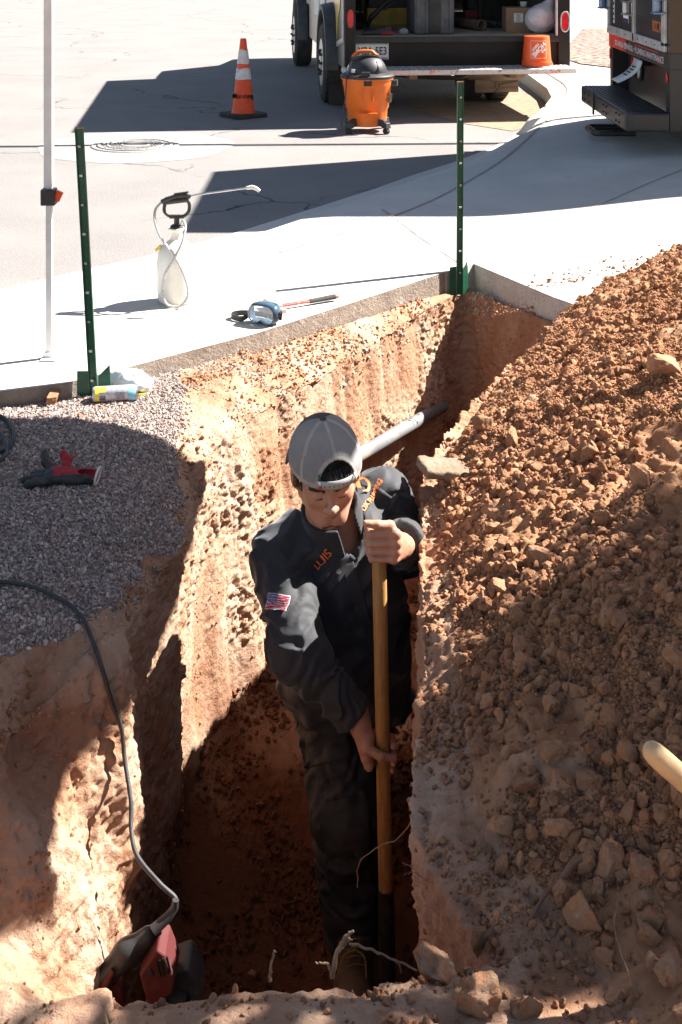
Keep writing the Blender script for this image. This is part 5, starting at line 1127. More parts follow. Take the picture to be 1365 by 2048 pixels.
# ============================================================ UTILITY TRUCK (right), rear towards the road: local x = away from its rear, y = along the rear
gz = conc_z(2.3, 9.2); ut = thing('utility_truck', 'black utility truck with a dark step bumper and white lettering at the right edge', 'truck', (2.1, 8.3, gz))
M_UTB = mat('black utility body', (0.014, 0.014, 0.015), 0.45, col2=(0.022, 0.02, 0.019), nscale=4, spec=.5)
M_UTBR = mat('dark brown wrap', (0.045, 0.028, 0.018), 0.35, col2=(0.07, 0.04, 0.02), nscale=2, spec=.4)
g_ = -gz
def UB(x0, x1, y0, y1, z0, z1, m, name, parent=ut, bev=.004):
    b = MB(); b.box(((x0+x1)/2, (y0+y1)/2, (z0+z1)/2+g_), (x1-x0, y1-y0, z1-z0)); return b.build(name, m, parent, bevel=bev)
WY = 1.85; TOPZ = 2.95+.17
bd_ = UB(.0, 2.6, .0, WY, .86, TOPZ, M_UTBR, 'upper_body'); UB(.12, 2.6, .004, WY-.004, .36, .86, M_UTB, 'lower_body')
UB(.0, .119, .001, .10, .36, .86, M_UTB, 'corner_post'); UB(.0, .119, WY-.09, WY-.001, .36, .86, M_UTB, 'corner_post')
UB(-.004, .117, -.003, WY+.002, .757, .863, M_UTB, 'rear_band')
b = MB(); b.box((-.006, WY-.30, .809+g_), (.004, .60, .098)); b.build('red_wrap', mat('red wrap', (.62, .04, .03), .35, col2=(.25, .03, .025), nscale=5, ncon=(.5, .62)), ut)
b = MB(); b.box((-.006, .62, .842+g_), (.003, .7, .012)); b.box((-.006, .25, .79+g_), (.003, .12, .03)); b.build('red_fleck', mat('red fleck', (.3, .04, .03), .4), ut)
def utext(body, y, z, size, m, x=-.0095, sx=1.0, bold=0.0, parent=ut):
    M = frame(Vector((x, y, z+g_)), (0, -1, 0), (0, 0, 1)); return flat_text('lettering', body, M, size, m, parent, False, bold, 1.0, sx)
M_GREYW = mat('grey white vinyl', (.62, .6, .62), .5)
utext('SE HABLA ESPAÑOL • PLUMBING MAINTENANCE', .87, .803, .058, M_GREYW, sx=1.18, bold=.0012)
b = MB()
for (y0, y1, z0, z1) in ((.06, .14, .90, 2.9), (.06, .98, .865, .925), (.93, .99, .86, 2.9), (.99, WY-.01, .862, .925), (WY-.04, WY-.0, .862, 2.9)): b.box((-.012, (y0+y1)/2, (z0+z1)/2+g_), (.022, y1-y0, z1-z0))
b.build('door_frame', M_ALU, ut, bevel=.003)
b = MB()
for y in (.3, .55, .8, 1.2, 1.5, 1.75): b.tube([(-.022, y, .893+g_), (-.027, y, .893+g_)], .007, 8)
b.build('rivet', mat('blue grey rivet', (.1, .14, .25), .5), ut)
def door(y0, y1):
    b = MB(); b.box((-.004, (y0+y1)/2, 1.9+g_), (.006, y1-y0, 1.95)); return b.build('rear_door', M_UTB, ut)
d1 = door(.14, .93); d2 = door(.99, WY-.04)
M_BLUEST = mat('blue steel latch', (.10, .19, .36), .35, metal=.4, col2=(.3, .33, .38), nscale=14)
for y, z in ((.10, 1.16), (WY+.005, 1.10), (1.0, 1.10)):
    b = MB(); b.box((-.05, y, z-.045+g_), (.08, .10, .012)); b.box((-.05, y, z+.045+g_), (.08, .10, .012)); b.tube([(-.06, y, z-.04+g_), (-.06, y, z+.04+g_)], .028, 14); b.box((-.02, y, z+g_), (.02, .05, .12)); b.build('door_latch', M_BLUEST if y != 1.0 else M_STEEL, ut, bevel=.003)
b = MB(); b.box((-.009, 1.24, 1.06+g_), (.003, .17, .16)); st = b.build('sticker', M_WHITEINK, d2); b = MB(); b.box((-.0115, 1.24, .995+g_), (.002, .17, .03)); b.build('sticker_foot', mat('navy print', (.03, .04, .12), .4), st)
utext('INSVRY', 1.24, 1.075, .05, mat('violet print', (.15, .1, .35), .5), x=-.0115, sx=.8, parent=st)
b = MB(); b.box((-.009, 1.66, 1.12+g_), (.003, .05, .34)); st2 = b.build('side_sticker', M_GREYW, d2); b = MB()
for k in range(7): b.box((-.0115, 1.66, .98+.04*k+g_), (.002, .03, .022 if k % 2 else .012))
b.build('sticker_print', M_INK, st2)
utext('ROC 347', .29, 1.01, .10, mat('orange vinyl', (.7, .17, .03), .5), x=-.0085, sx=.72, bold=.003, parent=d1)
# recess lights
def disc(name, y, z, ry, rz_, m, x=.112, parent=ut, th=.01):
    b = MB(); b.poly([(x, y+ry*math.cos(a), z+rz_*math.sin(a)+g_) for a in np.linspace(0, 2*PI, 29)[:-1]], -th, (1, 0, 0)); return b.build(name, m, parent, bevel=.002)
M_CLEAR = mat('clear lens plastic', (.55, .58, .52), .2, col2=(.35, .4, .3), nscale=40, spec=.8)
for y, z, m in ((1.50, .635, M_REDLENS), (1.30, .63, M_CLEAR), (.30, .635, M_CLEAR)):
    l_ = disc('light_rim', y, z, .07, .085, M_RUBBER, .115); disc('light_lens', y, z, .052, .066, m, .103, l_, .008)
disc('marker_light', .055, .70, .022, .034, M_REDLENS, -.002, ut, .008); disc('marker_light', WY-.03, .70, .018, .04, M_REDLENS, -.002, ut, .008)
b = MB(); b.box((.08, 1.08, .72+g_), (.07, .10, .08)); b.build('plate_bracket', M_BLACK, ut, bevel=.006)
V = []; F = []; n = 12
for k in range(n+1):
    t = k/n; zz = .73-.19*t+.03*t*t; xx = .03-.16*t**1.7
    for y in (.93-.05*t, .93+.27-.09*t+.02): V.append((xx+.02*(y-.9), y-.03+.10*t*t, zz+g_))
F = [(2*k, 2*k+1, 2*k+3, 2*k+2) for k in range(n)]
# plate hanging by one screw, lettering down its length
lp2 = np_mesh('licence_plate', V, F, mat('bent plate', (.62, .66, .64), .4, col2=(.5, .55, .6), nscale=8), ut); so_ = lp2.modifiers.new('s', 'SOLIDIFY'); so_.thickness = .003
b = MB()
for k, (t, yy) in enumerate(((.30, 1.05), (.42, 1.05), (.54, 1.06), (.66, 1.07))):
    xx = .03-.16*t**1.7-.004; b.box((xx, yy, .73-.19*t+.03*t*t+g_), (.003, .11, .008)); b.box((xx, yy+.03, .722-.19*t+.03*t*t+g_), (.003, .012, .02))
b.build('plate_digits', M_INK, lp2)
# bumper
def ubump(p):
    q = p-np.array((-.14, .80, .42+g_)); d = np.abs(q)-np.array((.14, .80, .06)); c = np.linalg.norm(np.maximum(np.stack([np.abs(q[:, 0])-.08, np.abs(q[:, 1])-.74], 1), 0), axis=1)-.06
    return np.maximum(np.maximum(np.where(q[:, 0] > 0, np.abs(q[:, 1])-.80, c), d[:, 0]), d[:, 2])
V, F = sdf_mesh(ubump, (-.32, -.04, .33+g_), (.04, 1.65, .51+g_), .012); ub = np_mesh('step_bumper', V, F, M_BLACKM, ut, smooth=False)
b = MB()
for i in range(9): b.box((-.25+i*.029, .80, .4835+g_), (.014, 1.46, .006))
b.build('tread_strip', M_BLACK, ub)
b = MB()
for y in (.2, .3, .62, .72, 1.25, 1.4, 1.5):
    for z in (.395, .445): b.tube([(-.278, y, z+g_), (-.287, y, z+g_)], .007, 8)
b.box((-.285, 1.05, .41+g_), (.012, .03, .16)); b.build('bumper_bolt', M_BLACK, ub)
b = MB(); pts = [(-.05, 1.05, .24), (-.30, 1.05, .24), (-.33, 1.02, .24), (-.33, .78, .24), (-.30, .75, .24), (-.05, .75, .24)]; b.tube([Vector(p)+Vector((0, 0, g_)) for p in pts], .022, 10); b.box((.0, .9, .30+g_), (.25, .06, .06)); b.build('hitch_step', M_BLACKM, ut, smooth=True)
for x in (1.0,):
    for y in (.12, WY-.12): 
        w_ = wheel('wheel', ut, 0, 0, .38, .24); w_.location = (x, y, 0); w_.rotation_euler = (0, 0, R(90))
w_ = wheel('wheel', ut, 0, 0, .38, .24); w_.location = (3.6, .12, 0); w_.rotation_euler = (0, 0, R(90)); w_ = wheel('wheel', ut, 0, 0, .38, .24); w_.location = (3.6, WY-.12, 0); w_.rotation_euler = (0, 0, R(90))
b = MB(); b.poly([(2.62, .05, .5+g_), (4.9, .05, .5+g_), (4.9, .05, 1.1+g_), (4.1, .05, 1.3+g_), (3.7, .05, 1.95+g_), (2.62, .05, 1.98+g_)], WY-.1, (0, 1, 0)); b.build('cab', M_UTB, ut, bevel=.04)
# ============================================================ THE WORKER
def skin_mat(name, col, col2, rough=.5):
    return mat(name, col, rough, col2=col2, nscale=18, bump=.12, bscale=300, sub=.15, spec=.4, bdist=.002)
M_SKIN = skin_mat('skin', (.50, .255, .16), (.42, .20, .125))
M_SHIRT = mat('charcoal work shirt', (.024, .026, .030), .72, col2=(.033, .034, .037), nscale=9, bump=.25, bscale=500, bdist=.001, sheen=.15, col3=(.075, .06, .05), n3=7, c3=(.64, .8))
M_TROUS = mat('dark work trousers', (.036, .034, .035), .85, col2=(.055, .047, .043), nscale=10, bump=.3, bscale=450, bdist=.001, col3=(.085, .055, .04), n3=9, c3=(.62, .8))
M_HAIR = mat('black hair', (.012, .010, .009), .4, bump=.6, bscale=160, spec=.5)
M_BOOT = mat('dusty brown boot', (.20, .125, .08), .75, col2=(.12, .07, .045), nscale=12, bump=.3, bscale=120)
M_CAPMESH = mat('cap mesh', (.22, .222, .23), .85, col2=(.30, .29, .275), nscale=10, bump=.2, bscale=300)
M_CAPDARK = mat('charcoal cap twill', (.05, .054, .06), .8, col2=(.075, .078, .082), nscale=14, bump=.2, bscale=300)
M_CAPTRIM = mat('dirty white cap tape', (.40, .385, .355), .8, col2=(.30, .27, .235), nscale=16, bump=.15, bscale=200)
M_OEMB = mat('orange embroidery', (.85, .22, .06), .7)
def weave(m, sc=420, lo=.45):
    """fine open weave: darker holes in a lattice"""
    nt = m.node_tree; N = nt.nodes; L = nt.links; b = N['Principled BSDF']; src = b.inputs['Base Color'].links[0].from_socket
    uv = N.new('ShaderNodeTexCoord'); sp_ = N.new('ShaderNodeSeparateXYZ'); L.new(uv.outputs['UV'], sp_.inputs[0]); outs = []
    for i in (0, 1):
        a = N.new('ShaderNodeMath'); a.operation = 'MULTIPLY'; a.inputs[1].default_value = sc*(2.0 if i == 0 else 1.0); L.new(sp_.outputs[i], a.inputs[0])
        s_ = N.new('ShaderNodeMath'); s_.operation = 'SINE'; L.new(a.outputs[0], s_.inputs[0]); outs.append(s_)
    mu = N.new('ShaderNodeMath'); mu.operation = 'MULTIPLY'; L.new(outs[0].outputs[0], mu.inputs[0]); L.new(outs[1].outputs[0], mu.inputs[1])
    r = N.new('ShaderNodeMapRange'); r.inputs[1].default_value = -.3; r.inputs[2].default_value = .5; r.inputs[3].default_value = 1.25; r.inputs[4].default_value = lo; L.new(mu.outputs[0], r.inputs[0])
    cb = N.new('ShaderNodeCombineColor'); [L.new(r.outputs[0], cb.inputs[k]) for k in range(3)]
    x = N.new('ShaderNodeMix'); x.data_type = 'RGBA'; x.blend_type = 'MULTIPLY'; x.inputs[0].default_value = 1; L.new(src, x.inputs[6]); L.new(cb.outputs[0], x.inputs[7]); L.new(x.outputs[2], b.inputs['Base Color'])
weave(M_CAPMESH, 170, .5)

man = thing('person', 'man in backward cap and dark work clothes standing in the trench holding a wooden handle', 'person', (.03, 3.66, -1.28))
def creases(m, scale, st, dist, stretch):
    nt = m.node_tree; N = nt.nodes; L = nt.links; b = N['Principled BSDF']; tc = N.new('ShaderNodeTexCoord'); mp = N.new('ShaderNodeMapping'); mp.inputs['Scale'].default_value = stretch; mp.inputs['Rotation'].default_value = (0, R(35), R(20)); L.new(tc.outputs['Object'], mp.inputs[0])
    n = N.new('ShaderNodeTexNoise'); n.noise_type = 'RIDGED_MULTIFRACTAL'; n.inputs['Scale'].default_value = scale; n.inputs['Detail'].default_value = 2.5; n.inputs['Distortion'].default_value = .6; L.new(mp.outputs[0], n.inputs['Vector'])
    bp = N.new('ShaderNodeBump'); bp.inputs['Strength'].default_value = st; bp.inputs['Distance'].default_value = dist; L.new(n.outputs[0], bp.inputs['Height'])
    old = b.inputs['Normal'].links[0].from_node; L.new(bp.outputs[0], old.inputs['Normal'])
creases(M_SHIRT, 8, 1.0, .032, (1, 1, .55)); creases(M_TROUS, 9, 1.0, .025, (1, 1, 1.6))
# ---- head frame
HC = P(652, 938, 3.50); ef = Vector((.13, -.98, -.22)).normalized(); eu = Vector((-.07, 0, 1)); eu = (eu-ef*eu.dot(ef)).normalized(); ex = eu.cross(ef) * -1
ex = ef.cross(eu); ex = ex if ex.x > 0 else -ex
HB = np.array([tuple(ex), tuple(ef), tuple(eu)])                        # rows: local axes in world
def to_w(q): return np.asarray(q) @ HB + np.array(tuple(HC))
def to_l(p): return (np.asarray(p)-np.array(tuple(HC))) @ HB.T
def head(p):
    q = p.copy(); q[:, 0] = np.abs(q[:, 0]); x = q[:, 0]
    d = ell(q, (0, -.018, .035), (.077, .098, .088))
    d = sm(d, ell(q, (0, .030, -.030), (.064, .068, .088)), .03)
    d = sm(d, cap_(q, (0, .040, -.088), (.018, .066, -.103), .026, .020), .03)                         # chin
    d = sm(d, cap_(q, (.018, .060, -.100), (.058, -.002, -.062), .018, .020), .028)                    # jaw
    d = sm(d, sph(q, (.040, .060, -.030), .024), .022)                                               # cheek
    d = sm(d, cap_(q, (.008, .096, .004), (.045, .077, .004), .0090, .0075), .014)                      # brow
    d = smx(d, -sph(q, (.031, .112, -.017), .0190), .014)                                              # socket
    d = sm(d, ell(q, (.031, .0785, -.018), (.0155, .0145, .0125)), .004)                                # eyeball with lid
    d = sm(d, cap_(q, (0, .096, -.008), (0, .117, -.040), .0065, .0095), .012)                         # nose ridge
    d = sm(d, sph(q, (0, .119, -.043), .0115), .008); d = sm(d, sph(q, (.0125, .108, -.046), .0085), .007)
    d = smx(d, -sph(q, (.007, .117, -.0555), .0038), .003)
    d = sm(d, cap_(q, (0, .094, -.067), (.022, .083, -.069), .0062, .0032), .006)                      # upper lip
    d = sm(d, cap_(q, (0, .092, -.078), (.018, .083, -.076), .0068, .0035), .006)                      # lower lip
    d = smx(d, -cap_(q, (0, .101, -.0725), (.023, .088, -.0725), .0018, .0012), .003)
    e = ell(q, (.084, -.012, -.018), (.012, .020, .034)); e = smx(e, -ell(q, (.096, -.004, -.014), (.009, .011, .021)), .005); e = sm(e, sph(q, (.076, -.002, -.045), .008), .006)
    d = sm(d, e, .008)
    d = sm(d, cap_(q, (0, -.035, -.05), (0, -.07, -.19), .050, .058), .025)                             # neck
    return d + .0006*pnoise(p*90)
V, F = sdf_mesh(head, (-.11, -.15, -.2), (.11, .15, .14), .0026)
V = relax(V, F, 1, .4); VHl = V.copy(); FH = F; VH = to_w(V)
parts_body = [(VH, F)]
# ---- hands
handle_top, handle_bot = P(758, 1078, 3.36), P(776, 1985, 3.42); hax = (handle_bot-handle_top).normalized()
def hat(py):                                                             # handle centre at photo row py
    t = (py-1078)/(1985-1078); return handle_top.lerp(handle_bot, t)
def hand_sdf(c, wrist, a_fn, fz, thumb, side, slant=0.0):
    """five fingers closed round the handle; a_fn gives the joint angles, fz the height of each finger"""
    c = np.array(tuple(c)); wr = np.array(tuple(wrist))
    segs = []
    for k, z in enumerate(fz):
        r0 = (.0105, .0108, .0102, .0088)[k]; sc = (1.0, 1.04, 1.0, .9)[k]
        pts = []
        for (ang, rad, dz_) in a_fn(k): pts.append(c+np.array((rad*sc*math.cos(R(ang)), rad*sc*math.sin(R(ang)), z+dz_)))
        segs.append((pts, r0))
    mc = np.mean([s[0][0] for s in segs], 0)
    def fn(p):
        d = None
        for pts, r0 in segs:
            f = cap_(p, pts[0], pts[1], r0*1.12, r0); f = sm(f, cap_(p, pts[1], pts[2], r0, r0*.94), .004); f = sm(f, cap_(p, pts[2], pts[3], r0*.94, r0*.80), .004)
            f = sm(f, sph(p, pts[1], r0*1.06), .003)
            d = f if d is None else sm(d, f, .0022)
        pm = None
        for (pts, r0), off in zip(segs, (.0, .33, .66, 1.0)):
            w2 = wr+(np.array((0, 0, .014))*(1-2*off)); f = cap_(p, pts[0], w2, .0125, .018, None); pm = f if pm is None else sm(pm, f, .012)
        for pts, r0 in segs: pm = sm(pm, sph(p, pts[0], .0118), .004)
        d = sm(d, pm, .007)
        t0, t1, t2, t3 = [np.array(tuple(x)) for x in thumb]
        th = sm(cap_(p, t0, t1, .017, .0135), sm(cap_(p, t1, t2, .0128, .0118), cap_(p, t2, t3, .0118, .0088), .004), .006)
        d = sm(d, th, .007)
        fa = wr+(wr-mc)/np.linalg.norm(wr-mc)*.10
        d = sm(d, cap_(p, wr, fa, .026, .034), .018)
        return d + .0005*pnoise(p*140)
    allp = np.array([q for s in segs for q in s[0]]+[wr, *[np.array(tuple(x)) for x in thumb]])
    return fn, allp.min(0)-.045, allp.max(0)+.045
c1 = hat(1083)+Vector((.0, 0, 0)); wr1 = P(806, 1092, 3.47)
fn1, lo, hi = hand_sdf(c1, wr1, lambda k: [(-38, .054, 0), (-128, .033, -.003), (-205, .031, -.004), (-262, .029, -.002)], (.034, .0125, -.0095, -.0305),
    [wr1+Vector((-.02, -.03, .03)), c1+Vector((.028, -.022, .050)), c1+Vector((-.004, -.034, .058)), c1+Vector((-.034, -.038, .064))], 1)
V, F = sdf_mesh(fn1, lo, hi, .0022); parts_body.append((relax(V, F, 1, .4), F))
c2 = hat(1497); wr2 = P(722, 1452, 3.40)
fn2, lo, hi = hand_sdf(c2, wr2, lambda k: [(188+6*k, .046, .010), (112, .035, .0), (40, .032, -.006), (-25, .030, -.008)], (.026, .004, -.018, -.038),
    [wr2+Vector((.02, -.016, -.02)), c2+Vector((-.040, -.022, .018)), c2+Vector((-.006, -.035, .006)), c2+Vector((.028, -.030, -.002))], -1)
V, F = sdf_mesh(fn2, lo, hi, .0022); parts_body.append((relax(V, F, 1, .4), F))

# ---- joints of the clothed body
J = dict(pel=P(695, 1335, 3.76), che=P(668, 1140, 3.69), nec=P(680, 1032, 3.63), shL=P(560, 1112, 3.62), elL=P(592, 1300, 3.44), wrL=P(722, 1448, 3.41),
         shR=P(768, 992, 3.80), elR=P(810, 1095, 3.85), wrR=wr1, hpL=P(655, 1385, 3.86), knL=P(690, 1625, 3.58), anL=P(706, 1875, 3.62), hpR=P(745, 1385, 3.90), knR=P(712, 1560, 3.98), anR=P(612, 1455, 4.22))
A3 = {k: np.array(tuple(v)) for k, v in J.items()}
# inner body joining head, torso and limbs
def inner(p):
    d = cap_(p, A3['pel'], A3['che'], .11, .11); d = sm(d, cap_(p, A3['che'], A3['nec']+[0, .02, -.03], .10, .05), .05)
    for a, b_, c in (('shL', 'elL', 'wrL'), ('shR', 'elR', 'wrR')): d = sm(d, cap_(p, A3[a], A3[b_], .05, .04), .03); d = sm(d, cap_(p, A3[b_], A3[c], .038, .026), .02); d = sm(d, cap_(p, A3['nec']+[0, .03, -.05], A3[a]+[0, .02, -.02], .04, .035), .03)
    for a, b_, c in (('hpL', 'knL', 'anL'), ('hpR', 'knR', 'anR')): d = sm(d, cap_(p, A3[a], A3[b_], .075, .055), .03); d = sm(d, cap_(p, A3[b_], A3[c], .048, .035), .02)
    return d
V, F = sdf_mesh(inner, (-.35, 3.25, -1.3), (.35, 4.35, .2), .013); parts_body.append((V, F))
off = 0; VV = []; FF = []
for v, f in parts_body: VV.append(v); FF.append(f+off); off += len(v)
body = np_mesh('body', np.concatenate(VV), np.concatenate(FF), M_SKIN, man, True)
# ---- face details cut from the head surface
fcH = VHl[FH].mean(1)
nH = np.zeros_like(VHl); fnm = np.cross(VHl[FH[:, 1]]-VHl[FH[:, 0]], VHl[FH[:, 3]]-VHl[FH[:, 0]])
for k in range(4): np.add.at(nH, FH[:, k], fnm)
nH /= np.linalg.norm(nH, axis=1)[:, None]+1e-9
if (nH*VHl).sum(1).mean() < 0: nH = -nH
def shell(name, mask, off, m, noise=0.0, ns=120, parent=body):
    if mask.sum() == 0: return
    v, f, u = compact(VHl, FH[mask]); 
    # fade the offset at the border so that the piece grows out of the skin
    cnt = np.zeros(len(v)); np.add.at(cnt, f.ravel(), 1); e = (cnt < 4)
    o_ = off*(1+noise*pnoise(v*ns)); o_[e] = -.0006
    return np_mesh(name, to_w(v+nH[u]*o_[:, None]), f, m, man, True)
x, y, z = fcH.T; ax = np.abs(x); nz = pnoise(fcH*220); nz2 = pnoise(fcH*60)
shell('eyebrow', (np.abs(z-(.0055-.0022*((ax-.032)/.02)**2)) < .0052+.0015*nz) & (ax > .012) & (ax < .054) & (y > .05), .0022, M_HAIR, .5, 300)
shell('eyelashes', (np.abs(z-(-.0245+.25*(ax-.031)**2/.02)) < .0022) & (np.abs(ax-.031) < .0145) & (y > .06), .0009, M_HAIR, .3)
M_LIP = skin_mat('lips', (.40, .16, .11), (.36, .14, .10)); shell('lips', (((z+.0665)/.005)**2+(ax/.0225)**2 < 1) & (y > .07) | (((z+.0785)/.0065)**2+(ax/.018)**2 < 1) & (y > .07), .0004, M_LIP)
M_BEARD = mat('short beard stubble', (.10, .055, .038), .8, col2=(.26, .125, .078), nscale=230, ncon=(.42, .62), bump=.6, bscale=400)
shell('beard', (z < -.108+.005*nz2) & (z > -.135) & (y > .045) & (ax < .028+.004*nz2), .0005, M_BEARD, .8, 240)
shell('sideburn', (x < -.052) & (z < -.0) & (z > -.045+.01*nz2) & (y > .0) & (y < .022), .0012, M_BEARD, .8, 240)
hm = (z > .028-.30*np.clip(.06-y, 0, .2)*1.0) & ~((ax > .07) & (z < -.02) & (y > -.02)); hm |= (ax > .058) & (y < .032) & (y > .004) & (z > -.035)
hm |= (y < -.03) & (z > -.07) & (y < -.02)
shell('hair', hm & (np.abs(ax-.09) > .0) & ~((ax > .0775) & (z < .030)), .0035, M_HAIR, .6, 90)
b = MB(); rg_ = random.Random(9)
for k in range(150):                                                     # fringe showing below the strap and in the opening
    t = rg_.uniform(-1, 1); xx = .018+t*.048; f0 = math.sqrt(max(0, 1-(xx/.082)**2)); yb_ = -.01+.108*f0
    root = Vector((xx, yb_*.93, .040+rg_.uniform(-.004, .02))); tip = Vector((xx+rg_.uniform(-.010, .010), yb_+.004+rg_.uniform(-.002, .008), .012+rg_.uniform(-.006, .012)+.012*abs(t)))
    mid = (root+tip)/2+Vector((0, .008, .002)); pp = [Vector(to_w(np.array(tuple(q))[None])[0]) for q in (root, mid, tip)]; b.tube(crom(pp, 6), [.0032, .0028, .0006], 5)
for k in range(160):
    a = rg_.uniform(-.8, .8); h = rg_.uniform(0, 1); xx = .018+.05*a; q0_ = Vector((xx, .085-.05*h, .045+.055*h)); q1_ = q0_+Vector((rg_.uniform(-.014, .014), .016, -.018)); pp = [Vector(to_w(np.array(tuple(q))[None])[0]) for q in (q0_, (q0_+q1_)/2+Vector((0, .004, .004)), q1_)]
    b.tube(pp, [.002, .002, .0006], 4)
b.build('hair_fringe', M_HAIR, man, world=True, smooth=True)

# ---- cap, worn backwards: local polar grid, opening at the forehead
cap = bpy.data.objects.new('cap', None)
yaw = R(11); nT, nP = 200, 70; phiM = R(97); Vc = []; UV = []
cc = np.array((0, -.006, .029)); rx, ry, rz_ = .0965, .120, .119
def cap_pt(th, ph, k=1.0):
    a = th; pw2 = 1+.0*ph; s = math.sin(ph); drop_ = 1.0
    v = np.array((rx*k*s*math.sin(a), ry*k*s*math.cos(a), rz_*k*(math.cos(ph)+.04*(1-abs(math.cos(a)))*s)))
    v[2] -= .012*max(0, -math.cos(a))*s*s                                 # sits lower at the nape
    c_, s_ = math.cos(yaw), math.sin(yaw); v = np.array((v[0]*c_+v[1]*s_, -v[0]*s_+v[1]*c_, v[2])); return v+cc
for j in range(nP+1):
    ph = phiM*j/nP
    for i in range(nT):
        th = 2*PI*i/nT-PI; sm_k = 1.0+.0035*math.sin(6*th+PI/2)*math.sin(ph)+.004*float(0); Vc.append(cap_pt(th, ph, sm_k)); UV.append((th*math.sin(max(ph, .3)), ph))
Vc = np.array(Vc); Vc += .0022*fbm(Vc*18, 2)[:, None]*np.array((.5, .5, .5)); F = []; MIc = []
for j in range(nP):
    for i in range(nT):
        th = 2*PI*(i+.5)/nT-PI; ph = phiM*(j+.5)/nP
        if (abs(th)/R(31))**2.2+((phiM-ph)/R(37))**2.2 < 1: continue
        F.append((j*nT+i, j*nT+(i+1) % nT, (j+1)*nT+(i+1) % nT, (j+1)*nT+i))
        arch = ((abs(th)/R(36))**2.2+((phiM-ph)/R(42))**2.2 < 1)
        seam = any(abs(th-t0)*math.sin(ph) < .05 for t0 in (-R(60), R(60))) or (abs(th)*math.sin(ph) < .045)
        dark = abs(th) > R(118)
        MIc.append(2 if (arch or j > nP-6) and not dark else 1 if dark else 2 if seam and ph > .12 else 0)
cp_ = np_mesh('cap', to_w(Vc), F, [M_CAPMESH, M_CAPDARK, M_CAPTRIM], man, True, matidx=MIc)
uvl = cp_.data.uv_layers.new(name='UVMap'); lv = np.zeros(len(cp_.data.loops), dtype=np.int32); cp_.data.loops.foreach_get('vertex_index', lv); uvl.data.foreach_set('uv', np.array(UV, dtype=np.float32)[lv].ravel())
s_ = cp_.modifiers.new('s', 'SOLIDIFY'); s_.thickness = .0022; s_.offset = 1
def wl(v): return Vector(to_w(np.array(v)[None])[0])
# strap across the opening
up_l = Vector(HB[2]); 
def band(th0, th1, p0, p1, k, m, name, parent):
    V = []; F = []; n = 26
    for i in range(n+1):
        th = th0+(th1-th0)*i/n
        for p_ in (p0, p1): V.append(to_w(cap_pt(th, p_, k)[None])[0])
    F = [(2*i, 2*i+1, 2*i+3, 2*i+2) for i in range(n)]; o = np_mesh(name, V, F, m, man, True); q = o.modifiers.new('s', 'SOLIDIFY'); q.thickness = .002; q.offset = 1; return o
band(R(-34), R(34), R(84), R(96), 1.012, mat('grey cap strap', (.44, .43, .42), .5, col2=(.34, .33, .32), nscale=30), 'cap_strap', cp_)
b = MB()
for i in range(7): q = wl(cap_pt(R(-22+7*i), R(90), 1.045)); b.tube([q, q+Vector(HB[1])*.0012], .0016, 8)
b.build('snap_holes', M_INK, man, world=True)
for a0, a1, m_ in ((R(-31), R(-27.5), mat('green tag', (.03, .10, .05), .6)),):
    band(a0, a1, R(76), R(84), 1.03, m_, 'green_tag', cp_); band(a0, a1, R(84), R(90), 1.032, M_WHITEINK, 'white_tag', cp_); band(a0, a1, R(90), R(96), 1.034, M_RED, 'red_tag', cp_)
q = wl(cap_pt(0, 0, 1.0)); b = MB(); b.lathe([(.001, -.004), (.009, -.003), (.0088, .002), (.005, .0055), (.001, .006)], c=q, M=Matrix(tuple(map(tuple, HB))).transposed(), n=20); b.build('cap_button', M_CAPDARK, man, world=True, smooth=True)
# brim behind
V = []; F = []; n = 24; mrow = 8
for i in range(n+1):
    a = PI+R(-62)+R(124)*i/n; base = cap_pt(a, R(96), 1.0); cosm = max(0.0, math.cos(a-PI)); out = np.array((math.sin(a+yaw)*.25, math.cos(a+yaw), 0))
    for j in range(mrow+1):
        t = j/mrow; v = base+out*(.072*(cosm**.55))*t; v[2] += -.010*t-.02*(abs(math.sin(a)))**2*t; V.append(v)
F = [(i*(mrow+1)+j, i*(mrow+1)+j+1, (i+1)*(mrow+1)+j+1, (i+1)*(mrow+1)+j) for i in range(n) for j in range(mrow)]
o = np_mesh('cap_brim', to_w(np.array(V)), F, M_CAPDARK, man, True); q = o.modifiers.new('s', 'SOLIDIFY'); q.thickness = .004

